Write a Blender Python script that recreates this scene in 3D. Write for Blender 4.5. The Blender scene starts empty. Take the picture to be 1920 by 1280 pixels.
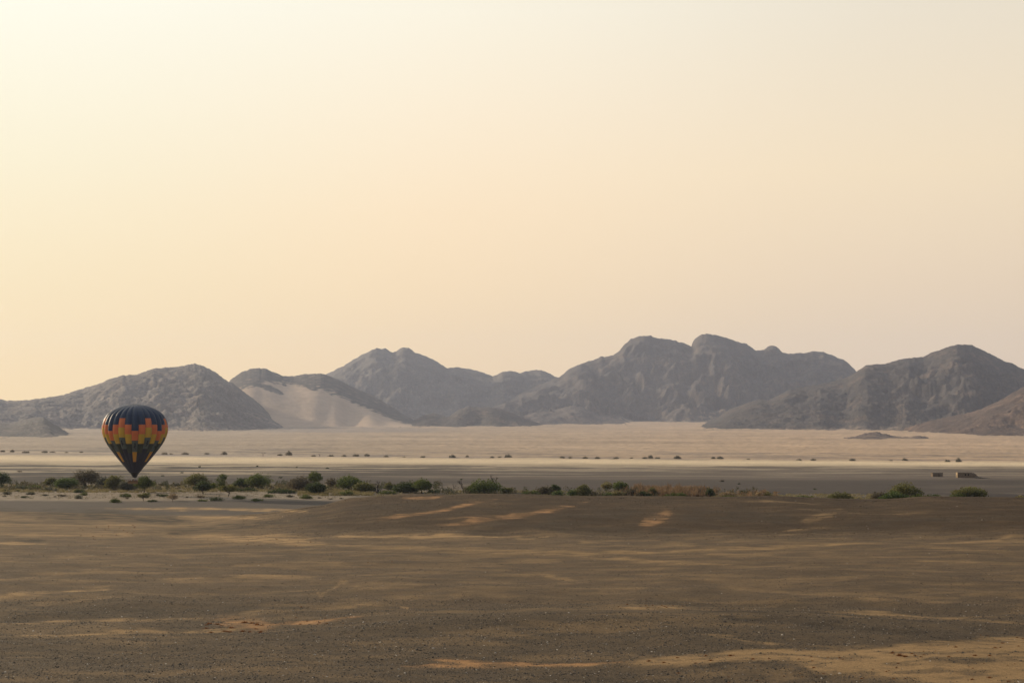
import bpy, math, random
import numpy as np

# ------------------------------------------------------------------ camera, world, sun, exposure
sc = bpy.context.scene
COL = sc.collection
F_PX = 2667.0                     # focal length in pixels of a 1920 wide frame (50 mm on 36 mm)
PITCH = math.atan((815 - 640) / F_PX)
SP, CP = math.sin(PITCH), math.cos(PITCH)
cam_d = bpy.data.cameras.new('camera')
cam_d.sensor_width = 36.0
cam_d.lens = 36.0 * F_PX / 1920.0
cam_d.clip_start = 0.5
cam_d.clip_end = 60000
cam = bpy.data.objects.new('camera', cam_d)
COL.objects.link(cam)
cam.location = (0, 0, 0)
cam.rotation_euler = (math.pi / 2 + PITCH, 0, 0)
sc.camera = cam

SUN_AZ, SUN_EL = math.radians(-50), math.radians(16)      # azimuth from +Y, clockwise positive
SD = (math.sin(SUN_AZ) * math.cos(SUN_EL), math.cos(SUN_AZ) * math.cos(SUN_EL), math.sin(SUN_EL))
sun_d = bpy.data.lights.new('sun', 'SUN')
sun_d.energy = 3.9
sun_d.angle = math.radians(1.5)
sun_d.color = (1.0, 0.80, 0.55)
sun = bpy.data.objects.new('sun', sun_d)
COL.objects.link(sun)
sun.rotation_euler = (math.pi / 2 - SUN_EL, 0, math.pi - SUN_AZ)
sun.location = (-200, 200, 300)

world = bpy.data.worlds.new('World')
sc.world = world
world.use_nodes = True
wn, wl = world.node_tree.nodes, world.node_tree.links
for n in list(wn): wn.remove(n)
w_out = wn.new('ShaderNodeOutputWorld')
w_bg = wn.new('ShaderNodeBackground'); w_bg.inputs[1].default_value = 0.10
wl.new(w_bg.outputs[0], w_out.inputs[0])
sky = wn.new('ShaderNodeTexSky'); sky.sky_type = 'NISHITA'; sky.sun_disc = False
sky.sun_elevation = SUN_EL; sky.sun_rotation = SUN_AZ % (2 * math.pi)
sky.dust_density = 6; sky.air_density = 1.0; sky.ozone_density = 0.6; sky.altitude = 800
tc = wn.new('ShaderNodeTexCoord')
sep = wn.new('ShaderNodeSeparateXYZ'); wl.new(tc.outputs['Generated'], sep.inputs[0])
dot = wn.new('ShaderNodeVectorMath'); dot.operation = 'DOT_PRODUCT'
wl.new(tc.outputs['Generated'], dot.inputs[0]); dot.inputs[1].default_value = SD
def ramp(stops):
    r = wn.new('ShaderNodeValToRGB'); r.color_ramp.interpolation = 'EASE'
    e = r.color_ramp.elements
    while len(e) < len(stops): e.new(0.5)
    for i, (p, c) in enumerate(stops):
        e[i].position = p; e[i].color = (*c, 1)
    r.color_ramp.interpolation = 'B_SPLINE' if False else 'LINEAR'
    wl.new(sep.outputs['Z'], r.inputs[0]); return r.outputs[0]
def mrange(a, b):
    m = wn.new('ShaderNodeMapRange'); m.inputs[1].default_value = a; m.inputs[2].default_value = b
    m.interpolation_type = 'SMOOTHSTEP'
    wl.new(dot.outputs['Value'], m.inputs[0]); return m.outputs[0]
def mixc(f, a, b, mode='MIX'):
    m = wn.new('ShaderNodeMix'); m.data_type = 'RGBA'; m.blend_type = mode
    if isinstance(f, float): m.inputs[0].default_value = f
    else: wl.new(f, m.inputs[0])
    for s, v in ((6, a), (7, b)):
        if isinstance(v, tuple): m.inputs[s].default_value = (*v, 1)
        else: wl.new(v, m.inputs[s])
    return m.outputs[2]
near_r = ramp([(0.0, (1.12, .80, .335)), (.05, (1.08, .81, .40)), (.10, (1.02, .84, .50)), (.18, (1.01, .93, .67)), (.29, (1.06, 1.05, .90)), (.5, (.95, .94, .86)), (1.0, (.48, .52, .58))])
cen_r = ramp([(0.0, (1.08, .78, .43)), (.05, (1.05, .77, .44)), (.10, (1.07, .81, .49)), (.155, (1.093, .857, .563)), (.22, (1.08, .92, .68)), (.29, (1.06, .985, .80)), (.5, (.78, .77, .71)), (1.0, (.39, .43, .49))])
mid_r = ramp([(0.0, (.88, .68, .50)), (.05, (.91, .71, .505)), (.10, (.94, .735, .51)), (.18, (1.0, .815, .56)), (.29, (.90, .81, .65)), (.5, (.62, .62, .58)), (1.0, (.30, .34, .40))])
far_r = ramp([(0.0, (.36, .31, .30)), (.10, (.38, .34, .34)), (.29, (.34, .34, .36)), (1.0, (.25, .29, .35))])
g1 = mixc(mrange(-0.35, 0.45), far_r, mid_r)
g1b = mixc(mrange(0.40, 0.75), g1, cen_r)
g2 = mixc(mrange(0.66, 0.93), g1b, near_r)
glow = mixc(mrange(0.90, 1.0), g2, (2.2, 2.0, 1.5))
ten = mixc(1.0, glow, (10.0, 10.0, 10.0), 'MULTIPLY')
fin = mixc(0.06, ten, sky.outputs[0])
wl.new(fin, w_bg.inputs[0])

sc.view_settings.view_transform = 'Standard'
sc.view_settings.look = 'None'
sc.view_settings.gamma = 1.0
sc.view_settings.exposure = 0.0
sc.view_settings.use_curve_mapping = False
sc.render.engine = 'CYCLES'
sc.cycles.use_denoising = True
sc.cycles.volume_bounces = 1
sc.cycles.max_bounces = 6
sc.cycles.transparent_max_bounces = 6

# ------------------------------------------------------------------ helpers
rng = np.random.RandomState(7)

def pt(px, row, Y):
    """world point at distance Y (along +Y) seen in the photograph at px, row"""
    cx = (np.asarray(px, float) - 960) / F_PX
    cy = (640 - np.asarray(row, float)) / F_PX
    d = CP - cy * SP
    return Y * cx / d, np.asarray(Y, float) + 0 * cx * cy, Y * (SP + cy * CP) / d

def _hash(ix, iy, seed):
    h = (ix.astype(np.int64) * 374761393 + iy.astype(np.int64) * 668265263 + seed * 974711) & 0xffffffff
    h = ((h ^ (h >> 13)) * 1274126177) & 0xffffffff
    h = (h ^ (h >> 16)) & 0xffffffff
    return h
def noise2(x, y, seed=0):
    x = np.asarray(x, float); y = np.asarray(y, float)
    ix, iy = np.floor(x), np.floor(y)
    fx, fy = x - ix, y - iy
    ux, uy = fx * fx * fx * (fx * (fx * 6 - 15) + 10), fy * fy * fy * (fy * (fy * 6 - 15) + 10)
    def g(dx, dy):
        a = _hash(ix + dx, iy + dy, seed) / 4294967296.0 * 2 * math.pi
        return np.cos(a) * (fx - dx) + np.sin(a) * (fy - dy)
    n00, n10, n01, n11 = g(0, 0), g(1, 0), g(0, 1), g(1, 1)
    return ((n00 * (1 - ux) + n10 * ux) * (1 - uy) + (n01 * (1 - ux) + n11 * ux) * uy) * 1.5
def fbm(x, y, oct=4, seed=0, gain=0.5):
    s, a, f = 0, 1.0, 1.0
    for o in range(oct):
        s = s + a * noise2(x * f, y * f, seed + o * 17); a *= gain; f *= 2.03
    return s
def ridged(x, y, oct=4, seed=0, gain=0.5):
    s, a, f, t = 0, 1.0, 1.0, 0
    for o in range(oct):
        s = s + a * (1 - np.abs(noise2(x * f, y * f, seed + o * 31)) * 2); t += a; a *= gain; f *= 2.07
    return s / t
def sstep(a, b, x):
    t = np.clip((np.asarray(x, float) - a) / (b - a), 0, 1)
    return t * t * (3 - 2 * t)

def make_mesh(name, verts, faces, mat=None, smooth=True, col=None, parent=None, mats=None, midx=None):
    me = bpy.data.meshes.new(name)
    v = np.asarray(verts, np.float32)
    if isinstance(faces, np.ndarray):
        k = faces.shape[1]; n = len(faces)
        me.vertices.add(len(v)); me.vertices.foreach_set('co', v.ravel())
        me.loops.add(n * k); me.loops.foreach_set('vertex_index', faces.astype(np.int32).ravel())
        me.polygons.add(n)
        me.polygons.foreach_set('loop_start', np.arange(0, n * k, k, dtype=np.int32))
        me.polygons.foreach_set('loop_total', np.full(n, k, np.int32))
        me.update(calc_edges=True)
    else:
        me.from_pydata([tuple(p) for p in v], [], faces); me.update()
    if smooth: me.polygons.foreach_set('use_smooth', np.ones(len(me.polygons), bool))
    if col is not None:
        a = me.color_attributes.new('Col', 'FLOAT_COLOR', 'POINT')
        c = np.ones((len(v), 4), np.float32); c[:, :3] = col
        a.data.foreach_set('color', c.ravel())
    for m in (mats or ([mat] if mat else [])): me.materials.append(m)
    if midx is not None: me.polygons.foreach_set('material_index', np.asarray(midx, np.int32))
    o = bpy.data.objects.new(name, me); COL.objects.link(o)
    if parent: o.parent = parent
    return o

def grid_faces(nr, nc):
    i = np.arange((nr - 1) * nc).reshape(nr - 1, nc)[:, :-1].ravel()
    return np.stack([i, i + 1, i + nc + 1, i + nc], 1)

def tag(o, label=None, cat=None, group=None, kind=None):
    if label: o['label'] = label
    if cat: o['category'] = cat
    if group: o['group'] = group
    if kind: o['kind'] = kind
    return o
def empty(name, loc):
    o = bpy.data.objects.new(name, None); COL.objects.link(o); o.location = loc
    o.empty_display_size = 0.5; return o

# ---- materials
def new_mat(name):
    m = bpy.data.materials.new(name); m.use_nodes = True
    nt = m.node_tree; b = nt.nodes['Principled BSDF']
    return m, nt, b
def nd(nt, t, **kw):
    n = nt.nodes.new(t)
    for k, v in kw.items(): setattr(n, k, v)
    return n
def simple_mat(name, colour, rough=0.7, spec=0.3, var=0.15, scale=3.0, metal=0.0, bump=0.0):
    m, nt, b = new_mat(name)
    t = nd(nt, 'ShaderNodeTexCoord'); n = nd(nt, 'ShaderNodeTexNoise')
    n.inputs['Scale'].default_value = scale; n.inputs['Detail'].default_value = 4
    nt.links.new(t.outputs['Object'], n.inputs['Vector'])
    mr = nd(nt, 'ShaderNodeMapRange'); mr.inputs[1].default_value = .3; mr.inputs[2].default_value = .7
    mr.inputs[3].default_value = 1 - var; mr.inputs[4].default_value = 1 + var
    nt.links.new(n.outputs[0], mr.inputs[0])
    mx = nd(nt, 'ShaderNodeVectorMath', operation='SCALE'); mx.inputs[0].default_value = colour
    nt.links.new(mr.outputs[0], mx.inputs['Scale']); nt.links.new(mx.outputs[0], b.inputs['Base Color'])
    b.inputs['Roughness'].default_value = rough; b.inputs['Specular IOR Level'].default_value = spec
    b.inputs['Metallic'].default_value = metal
    if bump:
        bp = nd(nt, 'ShaderNodeBump'); bp.inputs['Strength'].default_value = bump; bp.inputs['Distance'].default_value = .05
        nt.links.new(n.outputs[0], bp.inputs['Height']); nt.links.new(bp.outputs[0], b.inputs['Normal'])
    return m

def terrain_mat(name, layers, bumps, rough=0.95):
    """vertex colour (what the ground is made of, plus slope shade painted on the mound) times world-space grain at several scales"""
    m, nt, b = new_mat(name)
    at = nd(nt, 'ShaderNodeAttribute', attribute_name='Col')
    t = nd(nt, 'ShaderNodeNewGeometry')
    cur = at.outputs['Color']
    for (scale, lo, hi, det) in layers:
        n = nd(nt, 'ShaderNodeTexNoise'); n.inputs['Scale'].default_value = scale
        n.inputs['Detail'].default_value = det; n.inputs['Roughness'].default_value = .65
        nt.links.new(t.outputs['Position'], n.inputs['Vector'])
        mr = nd(nt, 'ShaderNodeMapRange'); mr.inputs[1].default_value = .32; mr.inputs[2].default_value = .68
        mr.inputs[3].default_value = lo; mr.inputs[4].default_value = hi
        nt.links.new(n.outputs[0], mr.inputs[0])
        mx = nd(nt, 'ShaderNodeVectorMath', operation='SCALE')
        nt.links.new(cur, mx.inputs[0]); nt.links.new(mr.outputs[0], mx.inputs['Scale']); cur = mx.outputs[0]
    nt.links.new(cur, b.inputs['Base Color'])
    b.inputs['Roughness'].default_value = rough; b.inputs['Specular IOR Level'].default_value = .12
    prev = None
    for (scale, dist, st) in bumps:
        n = nd(nt, 'ShaderNodeTexNoise'); n.inputs['Scale'].default_value = scale
        n.inputs['Detail'].default_value = 6; n.inputs['Roughness'].default_value = .6
        nt.links.new(t.outputs['Position'], n.inputs['Vector'])
        bp = nd(nt, 'ShaderNodeBump'); bp.inputs['Strength'].default_value = st; bp.inputs['Distance'].default_value = dist
        nt.links.new(n.outputs[0], bp.inputs['Height'])
        if prev: nt.links.new(prev, bp.inputs['Normal'])
        prev = bp.outputs[0]
    if prev: nt.links.new(prev, b.inputs['Normal'])
    return m

def leaf_mat(name):
    m, nt, b = new_mat(name)
    at = nd(nt, 'ShaderNodeAttribute', attribute_name='Col')
    nt.links.new(at.outputs['Color'], b.inputs['Base Color'])
    b.inputs['Roughness'].default_value = .65; b.inputs['Specular IOR Level'].default_value = .2
    tr = nd(nt, 'ShaderNodeBsdfTranslucent'); nt.links.new(at.outputs['Color'], tr.inputs[0])
    ms = nd(nt, 'ShaderNodeMixShader'); ms.inputs[0].default_value = .3
    nt.links.new(b.outputs[0], ms.inputs[1]); nt.links.new(tr.outputs[0], ms.inputs[2])
    nt.links.new(ms.outputs[0], nt.nodes['Material Output'].inputs['Surface'])
    return m

M_GROUND = terrain_mat('desert_ground', [(22.0, .70, 1.30, 2), (7.0, .80, 1.20, 3), (1.7, .92, 1.08, 3), (.35, .92, 1.08, 4), (.02, .92, 1.08, 5)],
                       [(18.0, .035, .9), (3.0, .05, .35)])
M_ROCK = terrain_mat('mountain_rock', [(.11, .66, 1.36, 3), (.03, .84, 1.16, 4), (.0045, .90, 1.10, 4)],
                     [(.03, 5.0, .6), (.12, 3.0, .6)])
M_SANDY = terrain_mat('sandy_rock', [(.09, .95, 1.05, 4), (.022, .92, 1.08, 5), (.0045, .94, 1.06, 5)], [(.02, 4.0, .25)])
M_LEAF = leaf_mat('foliage')
M_BARK = simple_mat('bark', (.085, .065, .05), var=.3, scale=4)
M_STONE = terrain_mat('stone', [(30.0, .8, 1.2, 2)], [], rough=.75)

# ------------------------------------------------------------------ ground profile
YK = np.array([4, 10, 20, 30, 35, 40, 46, 52, 57, 61, 66, 72, 80, 95, 120, 160, 200, 250, 300, 340, 380, 430], float)
COLS = [
 # px,      rows for the distances above (None = straight from the curve)
 (-400, [1980, 1615, 1430, 1335, 1298, 1262, 1232, 1206, 1184, 1170, 1156, 1142, 1120, 1086, 1056, 1025, 1003, 984, 974, 966, 966, 966]),
 (0,    [1980, 1615, 1430, 1335, 1298, 1262, 1230, 1204, 1184, 1172, 1158, 1142, 1120, 1086, 1056, 1026, 1004, 984, 970, 959, 962, 966]),
 (200,  [1980, 1615, 1430, 1335, 1298, 1262, 1230, 1202, 1183, 1172, 1158, 1142, 1120, 1087, 1056, 1027, 1007, 986, 973, 963, 966, 967]),
 (360,  [1980, 1615, 1430, 1335, 1298, 1262, 1230, 1202, 1182, 1172, 1158, 1142, 1120, 1088, 1056, 1027, 1010, 992, 981, 974, 968, 968]),
 (480,  [1980, 1615, 1430, 1335, 1298, 1262, 1230, 1202, 1180, 1170, 1157, 1141, 1119, 1088, 1056, 1027, 1008, 986, 971, 963, 967, 968]),
 (600,  [1980, 1615, 1430, 1335, 1298, 1262, 1230, 1200, 1177, 1164, 1154, 1140, 1118, 1087, 1056, 1027, 1006, 979, 958, 947, 950, 963]),
 (660,  [1980, 1615, 1430, 1335, 1298, 1262, 1230, 1199, 1174, 1160, 1152, 1139, 1118, 1087, 1056, 1027, 1005, 976, 949, 932, 936, 960]),
 (760,  [1980, 1615, 1430, 1335, 1298, 1262, 1230, 1196, 1168, 1152, 1149, 1138, 1117, 1086, 1055, 1027, 1004, 971, 943, 925, 930, 957]),
 (960,  [1980, 1615, 1430, 1335, 1298, 1262, 1228, 1192, 1160, 1145, 1146, 1137, 1116, 1086, 1054, 1026, 1002, 968, 941, 925, 930, 957]),
 (1120, [1980, 1615, 1430, 1335, 1298, 1261, 1226, 1190, 1157, 1143, 1145, 1136, 1115, 1085, 1053, 1025, 1001, 968, 943, 929, 934, 958]),
 (1280, [1980, 1615, 1430, 1335, 1298, 1260, 1224, 1188, 1156, 1144, 1146, 1136, 1115, 1085, 1052, 1024, 1000, 968, 944, 929, 934, 958]),
 (1480, [1980, 1615, 1430, 1335, 1298, 1258, 1221, 1188, 1160, 1150, 1147, 1136, 1115, 1084, 1050, 1022, 999, 968, 945, 931, 936, 958]),
 (1640, [1980, 1615, 1430, 1335, 1298, 1256, 1218, 1190, 1168, 1158, 1150, 1136, 1115, 1084, 1050, 1020, 996, 968, 948, 936, 940, 958]),
 (1760, [1980, 1615, 1430, 1335, 1298, 1256, 1218, 1194, 1176, 1164, 1152, 1137, 1115, 1084, 1050, 1018, 993, 965, 944, 931, 936, 958]),
 (1920, [1980, 1615, 1430, 1335, 1298, 1256, 1222, 1200, 1182, 1168, 1154, 1138, 1115, 1084, 1050, 1016, 990, 963, 944, 932, 938, 958]),
 (2320, [1980, 1615, 1430, 1335, 1298, 1258, 1228, 1204, 1184, 1170, 1156, 1140, 1117, 1085, 1052, 1018, 992, 965, 948, 938, 945, 960]),
]
YF = np.array([470, 527, 600, 700, 800, 900, 1000, 1200, 1500, 1650], float)
YFAR = np.array([2200, 3000, 4000, 5000, 6000, 7000, 8000, 9000, 11000, 13400], float)
RFAR = [843.5, 830, 818, 810, 804, 798.5, 793.5, 790, 787, 786]
YALL = np.concatenate([YK, YF, YFAR])
LY = np.log(YALL)
CPX = np.array([c[0] for c in COLS], float)
PROF = np.array([list(c[1]) + list(815 + 24.7 * F_PX / YF) + RFAR for c in COLS], float)
# cubic-ish smooth sampling of each profile on a fine log grid
FINE = np.linspace(LY[0], LY[-1], 1400)
PF = np.array([np.interp(FINE, LY, p) for p in PROF])
ker = np.hanning(15); ker /= ker.sum()
PF = np.array([np.convolve(np.pad(p, 7, mode='reflect', reflect_type='odd'), ker, 'valid') for p in PF])

def ground_row(px, Y):
    px = np.asarray(px, float); Y = np.asarray(Y, float)
    px, Y = np.broadcast_arrays(px, Y)
    fy = np.clip((np.log(np.maximum(Y, 4)) - FINE[0]) / (FINE[-1] - FINE[0]) * 1399, 0, 1398.999)
    pc = np.clip(px, CPX[0], CPX[-1] - .01)
    k = np.clip(np.searchsorted(CPX, pc, 'right') - 1, 0, len(CPX) - 2)
    t = (pc - CPX[k]) / (CPX[k + 1] - CPX[k]); t = t * t * (3 - 2 * t) * .5 + t * .5
    j = fy.astype(int); u = fy - j
    a = PF[k, j] * (1 - u) + PF[k, j + 1] * u
    b = PF[k + 1, j] * (1 - u) + PF[k + 1, j + 1] * u
    r = a * (1 - t) + b * t
    tilt = np.clip((px - 960) / 960, -1.6, 1.6) * 6.0 * sstep(750, 1500, Y) * (1 - .8 * sstep(2500, 4500, Y))
    return r + tilt
def relief(x, Y):
    """small undulation in metres"""
    a = np.interp(Y, [4, 30, 60, 150, 400, 1000, 2500, 6000], [.02, .06, .14, .22, .25, .35, 2.2, 3.5])
    l = np.interp(Y, [4, 60, 400, 1500, 6000], [1.5, 6, 30, 90, 350])
    m_ = np.interp(Y, [130, 200, 330, 430], [0, 1, .6, 0]) * sstep(380, 640, 960 + x / Y * F_PX)
    m_ = m_ * .42 * (fbm(x / 17.0 + Y / 60, Y / 34.0, 3, 71))
    return m_ + a * fbm(x / 9.0, Y / 9.0, 3, 3) * np.interp(Y, [60, 200], [1, .35]) + a * fbm(x / 70.0, Y / 55.0, 4, 9)
def ground_z(x, Y):
    px = 960 + x / Y * F_PX
    for _ in range(2):
        r = ground_row(px, Y); cy = (640 - r) / F_PX
        px = 960 + x / Y * F_PX * (CP - cy * SP)
    return pt(px, ground_row(px, Y), Y)[2] + relief(x, Y)
_YS = np.exp(np.linspace(math.log(445), math.log(13300), 4000))
def find_Y(px, row):
    """distance of the valley floor or fan seen at px,row"""
    r = ground_row(np.full_like(_YS, px), _YS)
    r = np.minimum.accumulate(r)
    return float(np.interp(-row, -r, _YS))

# ------------------------------------------------------------------ ground sheet
Ys = [4.0]
while Ys[-1] < 13300:
    y = Ys[-1]
    r = float(ground_row(960., y))
    vis = max(r - 790, 14)
    Ys.append(y * (1 + min(.011, 1.7 / vis)))
Ys = np.array(Ys)
pcols = np.concatenate([[-60000, -20000, -9000, -5000, -3000, -2000, -1400, -1000, -700, -560, -460, -400, -350], np.arange(-300, 2221, 4.0),
                        [2270, 2320, 2400, 2500, 2700, 3000, 3500, 4200, 5500, 8000, 13000, 22000, 62000]])
PXg, Yg = np.meshgrid(pcols, Ys)
ROWg = ground_row(PXg, Yg)
Xg, _, Zg = pt(PXg, ROWg, Yg)
Xg = np.clip(Xg, -13800, 13800)
Zg = Zg + relief(Xg, Yg)

def lerp(a, b, t): return a * (1 - t[..., None]) + b * t[..., None]
C = lambda *v: np.array(v, float)
GRAV, GRAV2 = C(.081, .058, .036), C(.102, .071, .044)
SAND, ORNG = C(.305, .194, .090), C(.37, .200, .085)
MOUND, PLAIN = C(.050, .030, .015), C(.052, .042, .038)
PALE, STRIP, FAN = C(.27, .215, .155), C(.70, .55, .36), C(.40, .31, .225)
STREAKS = [
 ([(1000,978),(1100,970),(1200,958)],7,.6,2), ([(1270,968),(1400,966),(1510,970)],7,.6,2), ([(640,955),(760,948),(880,944)],4,.5,2), ([(900,990),(1100,988),(1300,992)],5,.4,2), ([(1560,985),(1750,975),(1960,968)],5,.5,2),  # mound slopes: their shading painted into the ground colour as dark streaks
 ([(1290,1250),(1390,1247),(1490,1246)],5,.8,2), ([(1480,1262),(1560,1268)],4,.6,2), ([(1730,1240),(1830,1243),(1900,1240)],3.5,.55,2), ([(960,1268),(1100,1270),(1230,1276)],8,.6,2),  # polyline, half thickness in rows, strength, colour 0 sand, 1 orange, 2 dark gravel and painted mound shade, 3 bright sand
 ([(705,976),(770,966),(830,957),(885,943),(925,937)],3.2,.75,1), ([(820,983),(900,976),(960,968),(1040,955),(1095,943)],4.2,.8,1),
 ([(745,932),(800,933),(840,928)],2.2,.7,1), ([(1196,982),(1230,973),(1262,962)],8,.75,1), ([(1380,939),(1490,942),(1550,948)],1.6,.6,0),
 ([(1500,975),(1560,966),(1578,955)],5,.45,0), ([(1450,991),(1550,985)],2,.4,0), ([(540,1007),(700,1006),(960,1006),(1000,1007)],2.4,.85,3),
 ([(260,998),(330,1003),(420,1007),(520,1012),(640,1020)],6.5,.8,3), ([(520,1016),(700,1027),(960,1036),(1100,1041),(1250,1055),(1420,1061)],4.5,.6,0),
 ([(960,1037),(1200,1034),(1400,1027),(1550,1020),(1690,1013)],2.6,.75,0), ([(1330,1041),(1490,1040)],1.8,.55,0), ([(1478,1050),(1540,1050)],1.4,.5,0),
 ([(1150,1022),(1340,1023)],1.6,.45,0), ([(1080,1016),(1135,1013)],1.4,.6,0), ([(960,1010),(1010,1007)],2,.6,0),
 ([(-80,1121),(0,1117),(60,1113),(150,1107),(225,1103)],3.2,.7,3), ([(-50,1094),(100,1079),(180,1072),(330,1075)],3,.4,0), ([(290,1086),(500,1082),(610,1080)],3,.45,0),
 ([(50,1134),(210,1124)],2.6,.5,0), ([(-80,1195),(130,1189),(260,1181),(400,1177),(560,1176)],3.2,.75,0), ([(-80,1170),(60,1166),(200,1158),(380,1157),(420,1157)],2.6,.65,0),
 ([(385,1160),(450,1165),(520,1170)],7.5,.75,1), ([(515,1167),(600,1163),(660,1155),(700,1152)],2.2,.85,1), ([(400,1153),(520,1146),(640,1137),(760,1130)],3.5,.4,0),
 ([(575,1076),(640,1090),(680,1102),(600,1118)],3.5,.4,0), ([(748,1130),(768,1136)],3.5,.9,3), ([(1150,1139),(1220,1141),(1300,1134),(1340,1139)],3.2,.7,0), ([(1230,1132),(1300,1128)],3,.6,0),
 ([(1250,1118),(1400,1125),(1510,1129)],2.6,.5,0), ([(1515,1138),(1560,1145),(1640,1146),(1720,1150),(1800,1160),(1920,1172),(2000,1176)],4.5,.6,0), ([(1560,1120),(1700,1126),(1800,1124)],5,.4,0),
 ([(1295,1187),(1350,1193),(1460,1208),(1500,1211)],3.6,.65,0), ([(700,1252),(820,1247),(960,1244),(1100,1245),(1200,1240)],3.6,.8,1),
 ([(-80,1018),(125,1016)],2.0,.95,3), ([(-80,982),(200,984),(420,986)],2.2,.7,3), ([(180,953),(400,955),(600,958)],2.6,.9,3), ([(300,969),(420,970),(520,972)],2.6,.8,3), ([(-60,1001),(150,1001),(300,1003)],4,.5,3),
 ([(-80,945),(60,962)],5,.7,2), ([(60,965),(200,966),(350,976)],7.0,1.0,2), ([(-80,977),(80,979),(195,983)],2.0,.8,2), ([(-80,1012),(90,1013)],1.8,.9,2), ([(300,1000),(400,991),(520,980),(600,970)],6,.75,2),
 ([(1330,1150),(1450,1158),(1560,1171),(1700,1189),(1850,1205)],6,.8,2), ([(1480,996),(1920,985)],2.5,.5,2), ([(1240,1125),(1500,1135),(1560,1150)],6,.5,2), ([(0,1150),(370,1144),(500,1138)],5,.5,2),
 ([(1500,955),(1640,962),(1760,960)],2,.35,0), ([(1740,1016),(1860,1012),(1900,1004)],3,.5,0), ([(1700,1028),(1920,1032)],2.5,.45,0), ([(1690,1052),(1800,1050),(1960,1056)],3,.5,0), ([(1000,1075),(1090,1090)],3,.5,0),
 ([(1100,1110),(1180,1105),(1240,1095)],4,.35,0), ([(0,1046),(240,1040),(420,1038)],2.5,.35,0), ([(420,1060),(560,1055),(700,1062)],3,.35,0),
]
def paint(px, row, X, Y):
    tl = np.clip((px - 960) / 960, -1.6, 1.6) * 6.0 * sstep(750, 1500, Y)
    rt = row - tl
    sc_ = np.interp(Y, [30, 100, 400, 1200, 6000], [3, 9, 40, 130, 420])
    n1 = fbm(X / 60, Y / 60, 5, 21); n2 = fbm(X / 6, Y / 3.2, 5, 5); n3 = fbm(X / 420, Y / 260, 5, 40); nb = fbm(X / (.030 * Y), np.log(Y) * 34, 4, 61)
    near = Y < 600
    wob = np.where(Y < 445, (n2 * 2.2 + nb * 1.2) * np.interp(row, [950, 1280], [.5, 2.0]), n3 * 1.0)
    r = row + wob
    # near slope
    s = np.clip(.05 + .24 * sstep(.0, .6, fbm(X / 11, Y / 7, 5, 77) + .25 * nb) + .10 * nb, 0, 1)
    s = s + .26 * sstep(1145, 1090, r) * (1 - sstep(1010, 990, r) * .7) * (.35 + .65 * sstep(-.5, .8, nb)) * sstep(-.6, .8, n2 + .5 * fbm(X / 30, Y / 22, 4, 811))
    base = lerp(GRAV, GRAV2, sstep(1160, 1080, r))
    mnd = sstep(380, 700, px) * sstep(1010, 985, r)
    base = lerp(base, MOUND, mnd); s = s * (1 - .55 * mnd)
    left = sstep(640, 420, px) * sstep(1005, 990, r)
    s = np.maximum(s, left * np.clip(.45 + .5 * n2, 0, 1))
    # broad sand spread, lower right
    up = np.interp(px, [1150, 1300, 1400, 1560, 1700, 1920, 2300], [1240, 1226, 1219, 1213, 1208, 1192, 1180])
    lo = np.interp(px, [1150, 1300, 1480, 1530, 1700, 1920, 2300], [1252, 1250, 1240, 1262, 1278, 1295, 1310])
    a = sstep(-3, 5, r - up) * sstep(5, -6, r - lo) * sstep(1140, 1220, px)
    s = np.maximum(s, a * (.50 + .50 * sstep(-.55, .15, nb + .6 * fbm(X / 2.2, Y / 1.3, 3, 911))))
    c = lerp(base, SAND, np.clip(s, 0, 1) * .9)
    # valley floor
    c2 = np.where((Y > 0)[..., None], PLAIN, PLAIN) * (1 + .25 * n3[..., None])
    dry = sstep(940.5, 936, row + n1 * 1.2) * sstep(903, 912, row + n1 * 2) * sstep(760, 620, px)
    c2 = lerp(c2, PALE, dry * np.clip(.85 + .3 * n2, 0, 1))
    gr = C(.088, .072, .059)
    c2 = lerp(c2, gr, sstep(936, 941, row + n1) * .95)
    riv = sstep(936, 928, row) * sstep(904, 918, row + n1 * 5) * sstep(680, 800, px)
    c2 = lerp(c2, PALE * .8, riv * np.clip(.05 + 1.3 * n1, 0, .9))
    # streaky salt and sand on the plain behind the trees
    st = fbm(X / 130, Y / 28, 5, 90)
    env = sstep(900, 884, rt) * sstep(862, 872, rt)
    c2 = lerp(c2, C(.36, .29, .20), env * np.clip(sstep(.0, .55, st + .3 * sstep(890, 874, rt)), 0, 1))
    c2 = lerp(c2, C(.21, .165, .125), sstep(100, 1500, px) * sstep(904, 897, rt) * sstep(868, 880, rt) * .5)
    c2 = lerp(c2, C(.075, .06, .05), sstep(897, 902, rt + n1) * sstep(930, 920, rt) * sstep(700, 1000, px) * .75)
    strip = sstep(876.0, 865.0, rt + .5 * n3) * sstep(857.0, 862.5, rt + .25 * n3)
    fan = sstep(862.5, 859.5, rt)
    fanc = lerp(FAN * np.ones(X.shape + (3,)), C(.22, .185, .155), np.clip(sstep(-.1, .45, fbm(X / 210, Y / 75, 5, 33) + .4 * fbm(X / 700, Y / 160, 3, 35)) * sstep(838, 849, rt), 0, 1) * .85)
    fanc = fanc * (1 + .18 * fbm(X / 500, Y / 300, 4, 55)[..., None])
    fanc = lerp(fanc, C(.26, .22, .20), sstep(1.5, .5, np.abs(rt - 857.5)) * .5)
    fanc = lerp(fanc, C(.25, .22, .21), sstep(6, 2, np.abs(row - 806 - 2 * n3)) * sstep(420, 560, px) * sstep(900, 760, px) * .6)
    fanc = fanc * (1 + np.clip((px - 500) / 1000, -.1, 1)[..., None] * C(.24, .13, .02))
    c2 = lerp(c2, fanc, fan)
    c2 = lerp(c2, STRIP, strip)
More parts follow.
